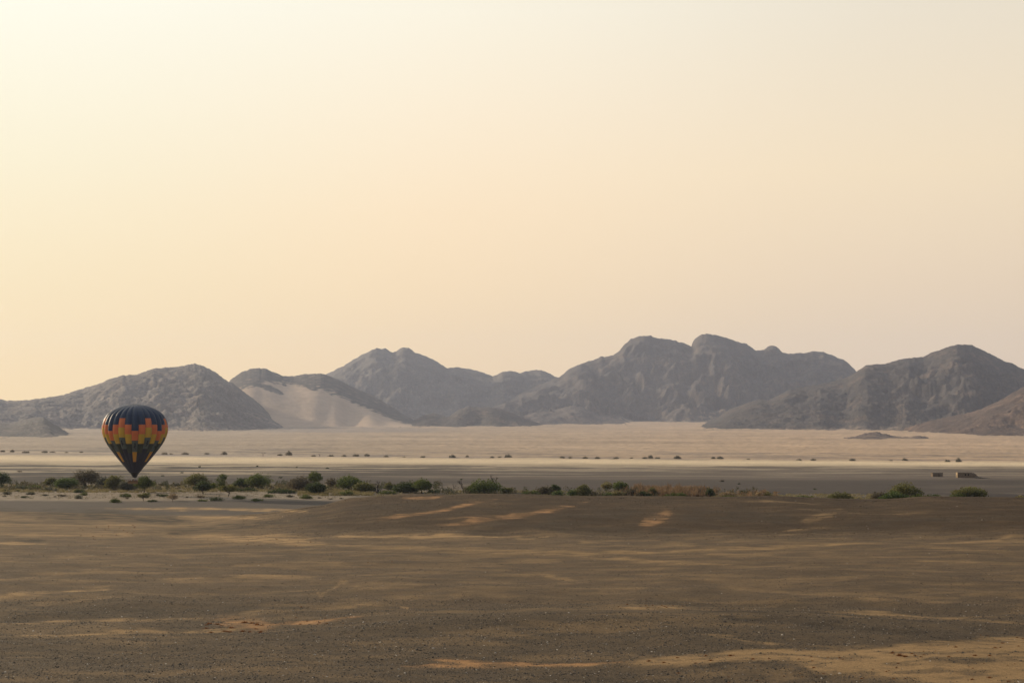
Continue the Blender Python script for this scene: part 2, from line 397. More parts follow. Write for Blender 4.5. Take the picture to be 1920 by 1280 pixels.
    c = lerp(c, c2, sstep(425, 455, Y + 10 * n1))
    sand_w = np.clip(s, 0, 1)
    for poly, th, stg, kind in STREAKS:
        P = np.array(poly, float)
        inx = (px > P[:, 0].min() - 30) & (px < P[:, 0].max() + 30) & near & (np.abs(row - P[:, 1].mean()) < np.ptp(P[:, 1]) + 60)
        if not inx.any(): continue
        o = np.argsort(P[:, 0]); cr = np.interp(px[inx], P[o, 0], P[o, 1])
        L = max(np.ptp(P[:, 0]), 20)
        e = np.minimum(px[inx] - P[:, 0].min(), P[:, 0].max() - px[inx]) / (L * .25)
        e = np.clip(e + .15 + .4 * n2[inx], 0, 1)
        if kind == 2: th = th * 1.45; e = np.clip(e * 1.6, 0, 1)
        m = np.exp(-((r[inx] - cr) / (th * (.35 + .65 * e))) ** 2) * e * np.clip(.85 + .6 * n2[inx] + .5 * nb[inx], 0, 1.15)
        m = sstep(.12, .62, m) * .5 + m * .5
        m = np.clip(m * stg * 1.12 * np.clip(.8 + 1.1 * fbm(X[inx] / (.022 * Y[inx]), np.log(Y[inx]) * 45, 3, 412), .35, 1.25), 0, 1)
        tgt = (SAND, ORNG, GRAV * .62, SAND * 1.22)[kind]  # third tone: dark gravel, and the shade painted on the mound
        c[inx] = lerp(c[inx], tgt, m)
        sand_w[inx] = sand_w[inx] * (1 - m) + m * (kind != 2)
    return np.clip(c, .01, .9), sand_w

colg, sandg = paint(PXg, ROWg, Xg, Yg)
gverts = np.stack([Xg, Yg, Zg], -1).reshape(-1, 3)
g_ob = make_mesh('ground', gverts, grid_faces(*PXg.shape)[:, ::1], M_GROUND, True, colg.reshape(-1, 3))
tag(g_ob, kind='structure')

# ------------------------------------------------------------------ mountains
def mountain(name, sil, base, Yr, seed, rock, tint, wander=250, gul=1.0, step=2.0, nt=110, shape=1.25, sandf=None, lam=1.0, fr=1.0, mat=None):
    S = np.array(sil, float); B = np.array(base, float)
    px = np.arange(S[0, 0], S[-1, 0] + .1, step)
    crest = np.interp(px, S[:, 0], S[:, 1])
    crest = crest + fr * ((fbm(px / 9, px * 0 + seed, 3, seed) * 1.2) + .9 * (ridged(px / 5.5, px * 0 + seed, 3, seed + 3) - .5))
    ks = np.hanning(int(36 / step) | 1); ks /= ks.sum(); hk = len(ks) // 2
    crest_s = np.convolve(np.pad(crest, hk, mode='edge'), ks, 'valid')
    brow = np.interp(px, B[:, 0], B[:, 1]) + fbm(px / 40, px * 0 + 3 + seed, 4, seed + 1) * 1.6
    Yb = np.array([find_Y(p, min(max(b, 789), 900)) for p, b in zip(px, brow)])
    kk = np.hanning(41); kk /= kk.sum()
    Yb = np.convolve(np.pad(Yb, 20, mode='edge'), kk, 'valid')
    Yc = Yr + wander * fbm(px / 140, px * 0 + 7, 3, seed + 2)
    Yc = np.maximum(Yc, Yb + 90 + np.maximum(brow - crest_s, 0) * 4)
    t = np.concatenate([np.linspace(-.06, 1, nt), np.linspace(1.02, 1.8, 22)])
    T, PX = np.meshgrid(t, px, indexing='ij')
    tt = np.clip(T, 0, 1)
    YY = Yb + (Yc - Yb) * T
    xc, _, zc = pt(px, crest, Yc)
    zcs = pt(px, crest_s, Yc)[2]; dz = zc - zcs
    xb = pt(px, brow, Yb)[0]; zb = ground_z(xb, Yb) - 3
    zb = np.convolve(np.pad(zb, 20, mode='edge'), kk, 'valid')
    Hh = np.maximum(zcs - zb, 0)
    g = .45 * tt ** shape + .55 * (tt ** 1.9 * (3 - 2 * tt) * .6 + .4 * tt)
    X = YY * (px - 960) / F_PX / CP
    wx = fbm(X / 420, YY / 420, 4, seed + 5) * 260 + .35 * YY
    a = ridged((X + wx) / (420 * lam), YY / (700 * lam), 4, seed + 6)
    b = ridged((X - wx * .6) / (150 * lam), YY / (190 * lam), 5, seed + 8)
    cN = .5 * fbm(X / 45, YY / 45, 4, seed + 9) + 2.2 * (ridged((X + .4 * YY) / 70, YY / 55, 4, seed + 19, .6) - .55)
    win = (4 * tt * (1 - tt)) ** .8 * (1 - .5 * tt ** 4)
    Z = zb + Hh * g + win * Hh * gul * (.34 * (a - .55) + .10 * (b - .5)) + win ** .6 * np.minimum(Hh, 260) * (.026 if mat is None else .004) * cN
    Z = Z + dz * tt ** 7 + np.exp(-(tt / .07) ** 2) * fbm(X / 26, YY / 26, 4, seed + 40) * min(9, 3 + Yr / 1200) * (.2 if mat else 1)
    # back slope
    bk = T > 1
    Z = np.where(bk, zb + (Hh + dz) * (1 - ((T - 1) / .8)) - 20 * (T - 1), Z)
    Z = np.where(T < 0, zb - 6 + T * 80, Z)
    # colour of the rock
    cy = (Z / YY); ROWv = 640 - F_PX * (cy * CP - SP) / (cy * SP + CP)
    pn = fbm(X / 160, (YY * .35 + Z + .4 * X) / 160, 5, seed + 12); pf = fbm(X / 40, (Z * 2 + YY) / 50, 4, seed + 13)
    col = np.array(rock) * np.ones(X.shape + (3,))
    col = lerp(col, np.array(tint), np.clip(sstep(.10, .80, .65 * pn + .75 * pf) + .6 * sstep(.16, 0, tt) * sstep(-.2, .5, pn + pf), 0, 1) * .6)
    col = lerp(col, C(.36, .28, .21), sstep(.085, -.01, tt + .07 * pf + .05 * pn) * .75)
    if sandf is not None: col = sandf(col, PX, ROWv, pn, pf, T)
    V = np.stack([X, YY, Z], -1).reshape(-1, 3)
    o = make_mesh(name, V, grid_faces(*X.shape)[:, ::-1], M_SANDY if mat else M_ROCK, True, np.clip(col, .02, .8).reshape(-1, 3))
    tag(o, kind='structure'); return o

RK, TN = (.115, .105, .098), (.245, .195, .16)
# twin peaked mountain far behind
mountain('mountain', [(420,790),(520,745),(575,712),(610,702),(640,688),(660,676),(680,664),(705,653),(722,653),(736,661),(746,656),(757,650.5),(766,652),(780,661),(800,668),(817,676),(838,690),(855,688),(885,692),(905,698),(925,705),(945,696),(958,695),(975,699),(985,696),(1005,693),(1020,695),(1040,705),(1060,712),(1120,740),(1200,790)],
         [(420,789),(1200,789)], 11300, 3, (.13,.118,.110), (.19,.16,.135), gul=.7, nt=90, wander=300, lam=1.5)
# long serrated massif
mountain('mountain', [(820,792),(900,765),(960,740),(1010,722),(1050,706),(1066,692),(1083,684),(1100,678),(1112,675),(1125,668),(1133,669),(1150,665),(1162,657),(1168,648),(1182,636),(1200,629.5),(1220,629.5),(1232,634),(1250,635),(1265,638),(1282,643),(1296,650),(1298.5,641),(1304,634),(1314,627.5),(1325,625.5),(1345,628),(1370,636),(1400,645),(1417,657),(1432,655),(1441,649),(1449,647),(1459,652),(1467,661),(1480,663),(1500,661),(1510,661.5),(1525,658),(1545,660),(1562,667),(1583,675),(1592,683),(1606,697),(1660,730),(1740,770),(1800,793)],
         [(820,798),(960,797),(1100,792),(1240,790),(1320,792),(1800,792)], 10800, 11, (.092,.082,.078), (.165,.125,.10), gul=1.0, nt=130, wander=300, lam=1.7, shape=1.5)
def sand_slope(col, PX, ROW, pn, pf, T):
    ub = np.interp(PX, [430,455,480,500,530,560,600,640,680,720,760,790,830], [724,727,725,715,717,721,728,743,762,780,793,798,800])
    m = sstep(-3, 3, ROW - ub + 5 * pf + 3 * pn)
    for (cx, cy, rx, ry) in ((505,727,17,6),(522,735,10,4),(487,722,10,4),(586,727,13,4.5),(534,721,5,3),(640,737,8,3),(563,716,8,3),(470,716,9,6)):
        d = ((PX - cx) / rx) ** 2 + ((ROW - cy - .25 * (PX - cx)) / ry) ** 2
        m = m * (1 - sstep(1.25, .6, d + .6 * pf))
    m = m * (T < 1)
    col = col * (.78 + .3 * pf[..., None] * (1 - m[..., None]))
    return lerp(col, C(.48, .365, .27) * (1 + .06 * pn[..., None]), m)
mountain('hill', [(380,800),(410,745),(432,713),(445,703),(455,697),(468,692),(480,690),(495,690),(507,694),(515,698),(522,700),(532,705),(555,704.5),(570,701),(585,701),(605,700),(622,706),(640,714),(665,727),(692,738),(720,753),(740,765),(762,780),(785,791),(830,799)],
         [(380,800),(500,801),(700,800),(830,801)], 8000, 23, RK, TN, gul=0.0, mat='sandy', nt=110, sandf=sand_slope, wander=100, step=1.5)
# left mountain
mountain('mountain', [(-420,800),(-300,770),(-200,745),(-100,735),(-40,742),(0,748),(20,751),(50,750),(90,745),(120,740),(160,727),(185,720),(205,711),(225,705),(242,702),(258,702.5),(272,696),(290,690.5),(310,689),(335,687),(352,683.5),(366,681.5),(380,685),(395,692),(405,697),(414,705),(426,713),(440,720),(462,737),(480,750),(500,768),(517,782),(530,793),(545,804)],
         [(-420,812),(0,806),(150,804),(300,807),(400,808),(480,806),(545,805)], 7000, 31, (.155,.137,.124), (.30,.24,.20), gul=.7, nt=120, wander=250, step=2)
# left foothill
mountain('hill', [(-420,790),(-260,770),(-120,782),(-20,790),(20,795),(60,783),(85,782),(105,795),(130,810),(156,821)], [(-420,822),(0,820),(156,822)], 4700, 41, (.118,.108,.10), (.24,.20,.165), gul=.6, nt=60, wander=80, shape=1.1)
# central foothills
mountain('hill', [(745,800),(775,788),(800,776),(818,775),(840,782),(860,768),(880,761),(900,764),(920,763),(935,766),(955,771),(975,780),(1000,789),(1022,797)], [(745,801),(850,800),(1022,799)], 7700, 51, (.075,.066,.062), (.22,.165,.125), gul=.6, nt=60, wander=60, shape=1., step=1.5, fr=.8)
mountain('hill', [(940,797),(970,778),(1000,771),(1040,768),(1070,760),(1090,762),(1120,778),(1160,785),(1200,796)], [(940,796.5),(1200,795.5)], 8700, 57, (.115,.10,.095), (.24,.18,.15), gul=.7, nt=50, wander=60, shape=1., fr=.8)
# right mountain
mountain('mountain', [(1296,805),(1330,789),(1345,782),(1362,770),(1375,764),(1390,759),(1405,753),(1425,748),(1440,750),(1456,742),(1476,731),(1500,726),(1525,722),(1548,718),(1570,712),(1590,706),(1603,698),(1622,685),(1640,682.5),(1660,682),(1680,675),(1695,672),(1712,670.5),(1730,669),(1745,661),(1762,656),(1780,649),(1795,646),(1808,645.5),(1822,647),(1842,656),(1862,666),(1882,677),(1898,681),(1912,690),(1930,694),(1990,720),(2080,745),(2200,780),(2300,800)],
         [(1296,806),(1400,805),(1560,806),(1800,808),(2300,810)], 7600, 61, (.064,.058,.056), (.165,.12,.092), gul=.5, nt=120, wander=250, fr=.8)
# far right hill
mountain('hill', [(1685,806),(1712,797),(1740,788),(1760,784),(1775,781),(1795,777),(1820,772),(1840,765),(1860,756),(1880,746),(1900,734),(1920,724),(1960,705),(2040,690),(2120,700),(2250,760),(2330,800)],
         [(1685,807),(1760,812),(1840,817),(1920,818),(2330,822)], 5400, 71, (.092,.066,.054), (.21,.14,.10), gul=.6, nt=90, wander=100, fr=.9)
mountain('rock_outcrop', [(1500,825.5),(1530,822),(1575,821),(1600,818),(1622,811),(1640,809),(1660,814),(1680,818),(1700,819),(1722,816),(1745,821),(1760,824)], [(1500,826),(1640,825),(1760,824)], 3920, 81, (.12,.09,.078), (.30,.22,.16), gul=.9, nt=36, wander=20, shape=1., step=1., fr=1.1)
# ------------------------------------------------------------------ hot air balloon
YBAL = 590.0
MPP = YBAL / F_PX                      # metres per photograph pixel at the balloon
bx, _, bz0 = (float(v) for v in pt(251.5, 906.3, YBAL))
balloon = empty('hot_air_balloon', (bx, YBAL, bz0))
BROT = math.atan2(-bx, YBAL); balloon.rotation_euler = (0, 0, BROT)
tag(balloon, 'dark blue hot air balloon with orange and yellow stepped panels floating low over the trees', 'hot air balloon')
def rz(row): return (906.3 - row) * MPP
PRF = [(758.0,1.5),(758.8,8),(760.4,17),(763,26.5),(767,36.5),(772,45),(778,51.7),(785,56.0),(792,58.8),(799,60.2),(805,60.5),(811,60.0),(818,58.0),(825,55.2),(833,50.8),(842,45.0),(851,38.4),(860,31.4),(868,24.8),(876,17.8),(885.6,10.2)]
PR = np.array([p[0] for p in PRF]); PV = np.array([p[1] for p in PRF])
NG = 28
def env_pt(row, a, bulge_u, off=0.0):
    """point on the envelope; bulge_u in 0..1 across a gore"""
    r = np.interp(row, PR, PV) * MPP * .945
    b = math.sin(math.pi * bulge_u)
    rr = r * (1 + .065 * b * min(1, max(0, (890 - row) / 60)) - .012) + off
    # lobes lean outwards
    return (rr * math.sin(a), -rr * math.cos(a), rz(row))
def fabric(name, colour, var=.06, tr=.28):
    m, nt, b = new_mat(name)
    t = nd(nt, 'ShaderNodeTexCoord'); n = nd(nt, 'ShaderNodeTexNoise'); n.inputs['Scale'].default_value = .35; n.inputs['Detail'].default_value = 5
    nt.links.new(t.outputs['Object'], n.inputs['Vector'])
    mr = nd(nt, 'ShaderNodeMapRange'); mr.inputs[1].default_value = .3; mr.inputs[2].default_value = .7
    mr.inputs[3].default_value = 1 - var * 1.6; mr.inputs[4].default_value = 1 + var
    nt.links.new(n.outputs[0], mr.inputs[0])
    mx = nd(nt, 'ShaderNodeVectorMath', operation='SCALE'); mx.inputs[0].default_value = colour
    nt.links.new(mr.outputs[0], mx.inputs['Scale']); nt.links.new(mx.outputs[0], b.inputs['Base Color'])
    b.inputs['Roughness'].default_value = .48; b.inputs['Specular IOR Level'].default_value = .35
    b.inputs['Sheen Weight'].default_value = .15
    bp = nd(nt, 'ShaderNodeBump'); bp.inputs['Strength'].default_value = .5; bp.inputs['Distance'].default_value = .15
    n2 = nd(nt, 'ShaderNodeTexNoise'); n2.inputs['Scale'].default_value = 1.6; n2.inputs['Detail'].default_value = 3
    nt.links.new(t.outputs['Object'], n2.inputs['Vector']); nt.links.new(n2.outputs[0], bp.inputs['Height']); nt.links.new(bp.outputs[0], b.inputs['Normal'])
    trn = nd(nt, 'ShaderNodeBsdfTranslucent'); nt.links.new(mx.outputs[0], trn.inputs[0])
    ms = nd(nt, 'ShaderNodeMixShader'); ms.inputs[0].default_value = tr
    nt.links.new(b.outputs[0], ms.inputs[1]); nt.links.new(trn.outputs[0], ms.inputs[2])
    nt.links.new(ms.outputs[0], nt.nodes['Material Output'].inputs['Surface'])
    return m
FM = {'navy': fabric('navy_fabric', (.020, .046, .105)), 'orange': fabric('orange_fabric', (.85, .23, .07)),
      'yellow': fabric('yellow_fabric', (.74, .48, .05)), 'teal': fabric('grey_teal_fabric', (.115, .155, .145)),
      'green': fabric('dark_green_fabric', (.034, .050, .030)), 'amber': fabric('amber_fabric', (.72, .38, .04)),
      'deep': fabric('deep_navy_fabric', (.020, .024, .058)), 'tape': fabric('seam_tape_fabric', (.016, .020, .034)), 'black': fabric('black_mesh_fabric', (.012, .012, .014)),
      'mark': fabric('dark_print', (.02, .03, .04))}
# seam skeleton: crown ring, load tapes, mouth ring
def tube(pts, rad, sides=5, closed=False):
    P = np.array(pts, float); n = len(P); vs, fs = [], []
    rads = np.full(n, rad) if np.isscalar(rad) else np.array(rad, float)
    for i in range(n):
        d = P[(i + 1) % n if closed else min(i + 1, n - 1)] - P[(i - 1) % n if closed else max(i - 1, 0)]
        d = d / (np.linalg.norm(d) + 1e-9)
        h = np.array((0, 0, 1.0)) if abs(d[2]) < .9 else np.array((1.0, 0, 0))
        a = np.cross(d, h); a /= np.linalg.norm(a); b = np.cross(d, a)
        for k in range(sides):
            t = 2 * math.pi * k / sides
            vs.append(P[i] + rads[i] * (math.cos(t) * a + math.sin(t) * b))
    m = n if closed else n - 1
    for i in range(m):
        for k in range(sides):
            j = (i + 1) % n
            fs.append((i * sides + k, i * sides + (k + 1) % sides, j * sides + (k + 1) % sides, j * sides + k))
    if not closed:
        fs.append(tuple(range(sides))[::-1]); fs.append(tuple((n - 1) * sides + k for k in range(sides)))
    return vs, fs
class MB:
    def __init__(s): s.v, s.f, s.m = [], [], []
    def add(s, vf, mi=0):
        o = len(s.v); s.v += [tuple(p) for p in vf[0]]; s.f += [tuple(i + o for i in q) for q in vf[1]]; s.m += [mi] * len(vf[1]); return s
    def box(s, x0, x1, y0, y1, z0, z1, mi=0):
        v = [(x0,y0,z0),(x1,y0,z0),(x1,y1,z0),(x0,y1,z0),(x0,y0,z1),(x1,y0,z1),(x1,y1,z1),(x0,y1,z1)]
        return s.add((v, [(0,3,2,1),(4,5,6,7),(0,1,5,4),(1,2,6,5),(2,3,7,6),(3,0,4,7)]), mi)
    def build(s, name, mats, parent=None, smooth=False):
        return make_mesh(name, s.v, s.f, smooth=smooth, parent=parent, mats=mats if isinstance(mats, list) else [mats], midx=s.m)
mb = MB()
rows_t = np.linspace(758.6, 885.6, 44)
for g in range(NG):
    a = 2 * math.pi * (g + .5) / NG
    mb.add(tube([env_pt(r, a, 0, -.005) for r in rows_t], .045, 4))
for rr in (758.6, 885.6):
    mb.add(tube([env_pt(rr, 2 * math.pi * k / 56, 0) for k in range(56)], .07, 4, True))
envelope = mb.build('envelope', FM['tape'], balloon, True)
def gore_bands(k):
    """k = gore number counted from the one facing the camera"""
    j = k % 4
    if j == 0:
        low = [('amber', 865.2), ('deep', 885.6)]
        return [('navy', 808.2), ('orange', 826), ('teal', 847)] + low
    if j == 2:
        return [('navy', 785), ('orange', 802), ('yellow', 820.4), ('teal', 841.4), ('deep', 885.6)]
    return [('navy', 796.7), ('orange', 814.2), ('yellow', 831.8), ('green', 849), ('deep', 885.6)]
NU = 7
for k in range(NG):
    top = 758.0
    for cname, bot in gore_bands(k):
        n = max(3, int((bot - top) / 1.6))
        rs = np.concatenate([[top], np.interp(np.linspace(0, 1, n)[1:], [0, 1], [top, bot])])
        vs = []
        for r in rs:
            for u in np.linspace(0, 1, NU):
                vs.append(env_pt(r, 2 * math.pi * (k - .5 + u) / NG, u))
        make_mesh('panel', vs, grid_faces(len(rs), NU)[:, ::-1], FM[cname], True, parent=envelope)
        top = bot
# small running figures printed on the grey green panels
FIG = [(-.18,.78),(-.05,.92),(.12,.86),(.05,.66),(.16,.48),(.34,.40),(.10,.34),(.02,.18),(-.20,.02),(-.10,.24),(-.12,.44),(-.34,.50),(-.12,.60)]
for k in range(NG):
    j = k % 4
    if j in (0, 2):
        r0, r1 = ((829, 843) if j == 0 else (824, 838))
        sgn = 1 if (k // 2) % 2 else -1
        vs = []
        for x, y in FIG:
            u = .5 + sgn * x * .9
            vs.append(env_pt(r1 + (r0 - r1) * y, 2 * math.pi * (k - .5 + u) / NG, u, .10))
        c = np.mean(vs, 0); n = len(vs)
        make_mesh('print', vs + [tuple(c)], [(i, (i + 1) % n, n) for i in range(n)], FM['mark'], False, parent=envelope)
# scoop below the mouth, slightly off centre
vs = []
for i, (r, w, dx) in enumerate([(885.9, 8.2, .4), (888, 7.0, .5), (891, 5.3, .6), (895.2, 3.2, .7)]):
    for q in range(24):
        a = 2 * math.pi * q / 24; w2 = w * (1 + .03 * math.cos(6 * a))
        vs.append(((dx + w2 * math.cos(a)) * MPP, w2 * math.sin(a) * MPP, rz(r)))
fs = [(i * 24 + q, i * 24 + (q + 1) % 24, (i + 1) * 24 + (q + 1) % 24, (i + 1) * 24 + q) for i in range(3) for q in range(24)]
make_mesh('scoop', vs, fs, FM['black'], True, parent=balloon)
# basket, centred a little left of the mouth
M_WICK = simple_mat('wicker', (.24, .15, .075), .85, .1, .35, 9, bump=.8)
M_LEATH = simple_mat('dark_leather', (.07, .038, .022), .6, .3)
M_PALE = simple_mat('pale_rope_edge', (.42, .33, .19), .8, .1)
M_STEEL = simple_mat('steel', (.62, .62, .60), .3, .5, .05, metal=.85)
M_BLACKM = simple_mat('black_metal', (.02, .02, .02), .5, .4)
BW, BD, BH, BX = 4.05, 1.9, 1.12, -.55
wk = MB()
wk.box(BX - BW/2, BX + BW/2, -BD/2, BD/2, .10, .16)
for s in (-1, 1):
    wk.box(BX - BW/2, BX + BW/2, s*BD/2 - .03, s*BD/2 + .03, .16, BH)
    wk.box(BX + s*(BW/2) - .03, BX + s*(BW/2) + .03, -BD/2 + .03, BD/2 - .03, .16, BH)
basket = wk.build('basket', M_WICK, balloon)
weave = MB()
for i in range(9):
    z = .22 + i * .105
    for s in (-1, 1): weave.add(tube([(BX - BW/2, s*(BD/2 + .03), z), (BX + BW/2, s*(BD/2 + .03), z)], .028, 4))
tag(weave.build('wicker_weave', M_WICK, basket, True), kind='stuff')
sk = MB(); sk.box(BX - BW/2 - .05, BX + BW/2 + .05, -BD/2 - .05, BD/2 + .05, 0, .10); sk.build('skid_board', M_PALE, basket)
rim = MB()
cr = [(BX-BW/2,-BD/2,BH),(BX+BW/2,-BD/2,BH),(BX+BW/2,BD/2,BH),(BX-BW/2,BD/2,BH)]
rim.add(tube(cr, .085, 6, True)); rim.build('padded_rim', M_LEATH, basket, True)
for x in (-1.0, -.0, 1.0):
    pa = MB(); pa.box(BX + x - .03, BX + x + .03, -BD/2 + .04, BD/2 - .04, .17, BH - .03); pa.build('partition', M_WICK, basket)
FZ = 2.15; FXC = .7 * MPP
fr_ = MB(); fc = [(FXC-.75,-.5,FZ),(FXC+.75,-.5,FZ),(FXC+.75,.5,FZ),(FXC-.75,.5,FZ)]
fr_.add(tube(fc, .05, 6, True))
for a_, b_ in zip(fc, cr): fr_.add(tube([a_, b_], .022, 4))
frame = fr_.build('burner_frame', M_STEEL, balloon, True)
for x in (-.38, .38):
    bn = MB(); prof = [(0, .17), (.10, .2), (.34, .2), (.40, .15)]
    vs = [(FXC + x + r * math.cos(q * math.pi / 5), r * math.sin(q * math.pi / 5), FZ - .08 + z) for z, r in prof for q in range(10)]
    fs = [(i*10+q, i*10+(q+1)%10, (i+1)*10+(q+1)%10, (i+1)*10+q) for i in range(3) for q in range(10)] + [tuple(range(10))[::-1], tuple(range(30, 40))]
    bn.add((vs, fs)); bn.build('burner', M_STEEL, balloon, True)
for q in range(8):
    a = 2 * math.pi * (q + .5) / 8; e = fc[(0, 0, 1, 1, 2, 2, 3, 3)[(q + 6) % 8]]
    cb = MB(); cb.add(tube([(.7*MPP + 3.2*MPP*math.cos(a), 3.2*MPP*math.sin(a), rz(895.2)), (FXC + .75*math.copysign(1, math.cos(a)), .5*math.copysign(1, math.sin(a)), FZ)], .018, 4))
    cb.build('suspension_cable', M_BLACKM, balloon)

# ------------------------------------------------------------------ people in the basket
def skin_mesh(name, joints, edges, mat, parent=None, sub=1):
    me = bpy.data.meshes.new('tmp'); me.from_pydata([j[0] for j in joints], edges, [])
    ob = bpy.data.objects.new('tmp', me); COL.objects.link(ob)
    ob.modifiers.new('s', 'SKIN'); sv = me.skin_vertices
    if not len(sv):
        bpy.context.view_layer.update()
    for i, j in enumerate(joints): me.skin_vertices[0].data[i].radius = (j[1], j[2] if len(j) > 2 else j[1])
    me.skin_vertices[0].data[0].use_root = True
    m2 = ob.modifiers.new('u', 'SUBSURF'); m2.levels = sub
    dg = bpy.context.evaluated_depsgraph_get()
    out = bpy.data.meshes.new_from_object(ob.evaluated_get(dg)); out.name = name
    bpy.data.objects.remove(ob)
    out.materials.clear(); out.materials.append(mat)
    for p in out.polygons: p.use_smooth = True
    o = bpy.data.objects.new(name, out); COL.objects.link(o); o.parent = parent
    return o
M_SKIN = simple_mat('skin', (.36, .21, .14), .6, .3, .05)
M_LIP = simple_mat('lips', (.25, .10, .08), .6)
M_HAIR = simple_mat('hair', (.03, .02, .015), .7, .2)
M_TRS = simple_mat('trousers', (.05, .05, .06), .9, .1)
def person(loc, facing, coat, label, arm):
    J = [((0,0,.95),.13,.10),((0,0,1.15),.13,.09),((0,0,1.38),.155,.10),((0,0,1.50),.055,.055),((0,.012,1.585),.075,.085),((0,.012,1.67),.078,.092),((0,.008,1.72),.05,.06),
         ((.20,0,1.40),.055,.055),((.25,.03 + .05*arm,1.15),.042,.042),((.22,.20 + .08*arm,1.06 + .18*arm),.032,.032),((.21,.29 + .1*arm,1.08+.25*arm),.03,.015),
         ((-.20,0,1.40),.055,.055),((-.25,.03,1.15),.042,.042),((-.20,.20,1.05),.032,.032),((-.19,.29,1.06),.03,.015),
         ((.10,0,.86),.085,.085),((.11,.01,.48),.06,.06),((.11,-.01,.09),.042,.042),((.11,.13,.04),.04,.03),
         ((-.10,0,.86),.085,.085),((-.11,.01,.48),.06,.06),((-.11,-.01,.09),.042,.042),((-.11,.13,.04),.04,.03)]
    E = [(0,1),(1,2),(2,3),(3,4),(4,5),(5,6),(2,7),(7,8),(8,9),(9,10),(2,11),(11,12),(12,13),(13,14),(0,15),(15,16),(16,17),(17,18),(0,19),(19,20),(20,21),(21,22)]
    b = skin_mesh('person', J, E, M_SKIN)
    K = [(j[0], j[1] + .016, (j[2] if len(j) > 2 else j[1]) + .016) for j in (J[0], J[1], J[2], J[7], J[8], J[9], J[11], J[12], J[13])]
    skin_mesh('jacket', K, [(0,1),(1,2),(2,3),(3,4),(4,5),(2,6),(6,7),(7,8)], coat, b)
    L = [(J[i][0], J[i][1] + .014) for i in (0, 15, 16, 17, 19, 20, 21)]
    skin_mesh('trousers', L, [(0,1),(1,2),(2,3),(0,4),(4,5),(5,6)], M_TRS, b)
    hv, hf = [], []
    for i in range(5):
        t = i / 4 * 1.7
        for q in range(10):
            a = 2 * math.pi * q / 10
            hv.append((.092*math.sin(t)*math.cos(a), -.012 + .108*math.sin(t)*math.sin(a), 1.665 + .10*math.cos(t) - (.0 if math.sin(a) > .3 else .02*i)))
    hf = [(i*10+q, i*10+(q+1)%10, (i+1)*10+(q+1)%10, (i+1)*10+q) for i in range(4) for q in range(10)]
    make_mesh('hair', hv, hf, M_HAIR, True, parent=b)
    fv = MB(); fv.add(([(-.014,.10,1.60),(.014,.10,1.60),(0,.128,1.602),(0,.10,1.65)], [(0,1,2),(1,3,2),(3,0,2)])); fv.build('nose', M_SKIN, b)
    for s in (-1, 1):
        e_ = MB(); e_.box(s*.088-.01, s*.088+.01, -.005, .02, 1.60, 1.65); e_.build('ear', M_SKIN, b)
        e_ = MB(); e_.box(s*.032-.012, s*.032+.012, .088, .102, 1.642, 1.652); e_.build('eye', M_HAIR, b)
    e_ = MB(); e_.box(-.022, .022, .09, .101, 1.566, 1.573); e_.build('mouth', M_LIP, b)
    b.location = loc; b.rotation_euler = (0, 0, facing)
    tag(b, label, 'person', 'people riding in the balloon basket')
coats = {'navy': simple_mat('navy_coat', (.02, .03, .06), .8), 'red': simple_mat('rust_coat', (.20, .05, .035), .8), 'brown': simple_mat('brown_coat', (.12, .07, .045), .8),
         'black': simple_mat('black_coat', (.015, .015, .017), .8), 'white': simple_mat('pale_coat', (.5, .48, .44), .8)}
for dx, dy, fa, cc, ar, lb in [(-1.78, -.45, 2.4, 'black', 0, 'person in black jacket at the left end of the balloon basket'),
        (-1.15, -.45, 3.0, 'red', 0, 'person in rust red jacket second from the left in the balloon basket'),
        (-.62, -.35, 3.3, 'white', 1, 'person in pale jacket left of the burners in the balloon basket'),
        (.10, .35, .2, 'black', 1, 'person in black jacket standing right under the burner of the balloon'),
        (.35, -.45, 3.1, 'brown', 0, 'person in brown jacket in the front middle of the balloon basket'),
        (1.0, -.45, 3.4, 'navy', 0, 'person in navy jacket second from the right in the balloon basket'),
        (1.72, -.40, 4.0, 'red', 0, 'person in rust red jacket at the right end of the balloon basket')]:
    person((bx + (BX + dx) * math.cos(BROT) - dy * math.sin(BROT), YBAL + (BX + dx) * math.sin(BROT) + dy * math.cos(BROT), bz0 + .16), fa + BROT, coats[cc], lb, ar)

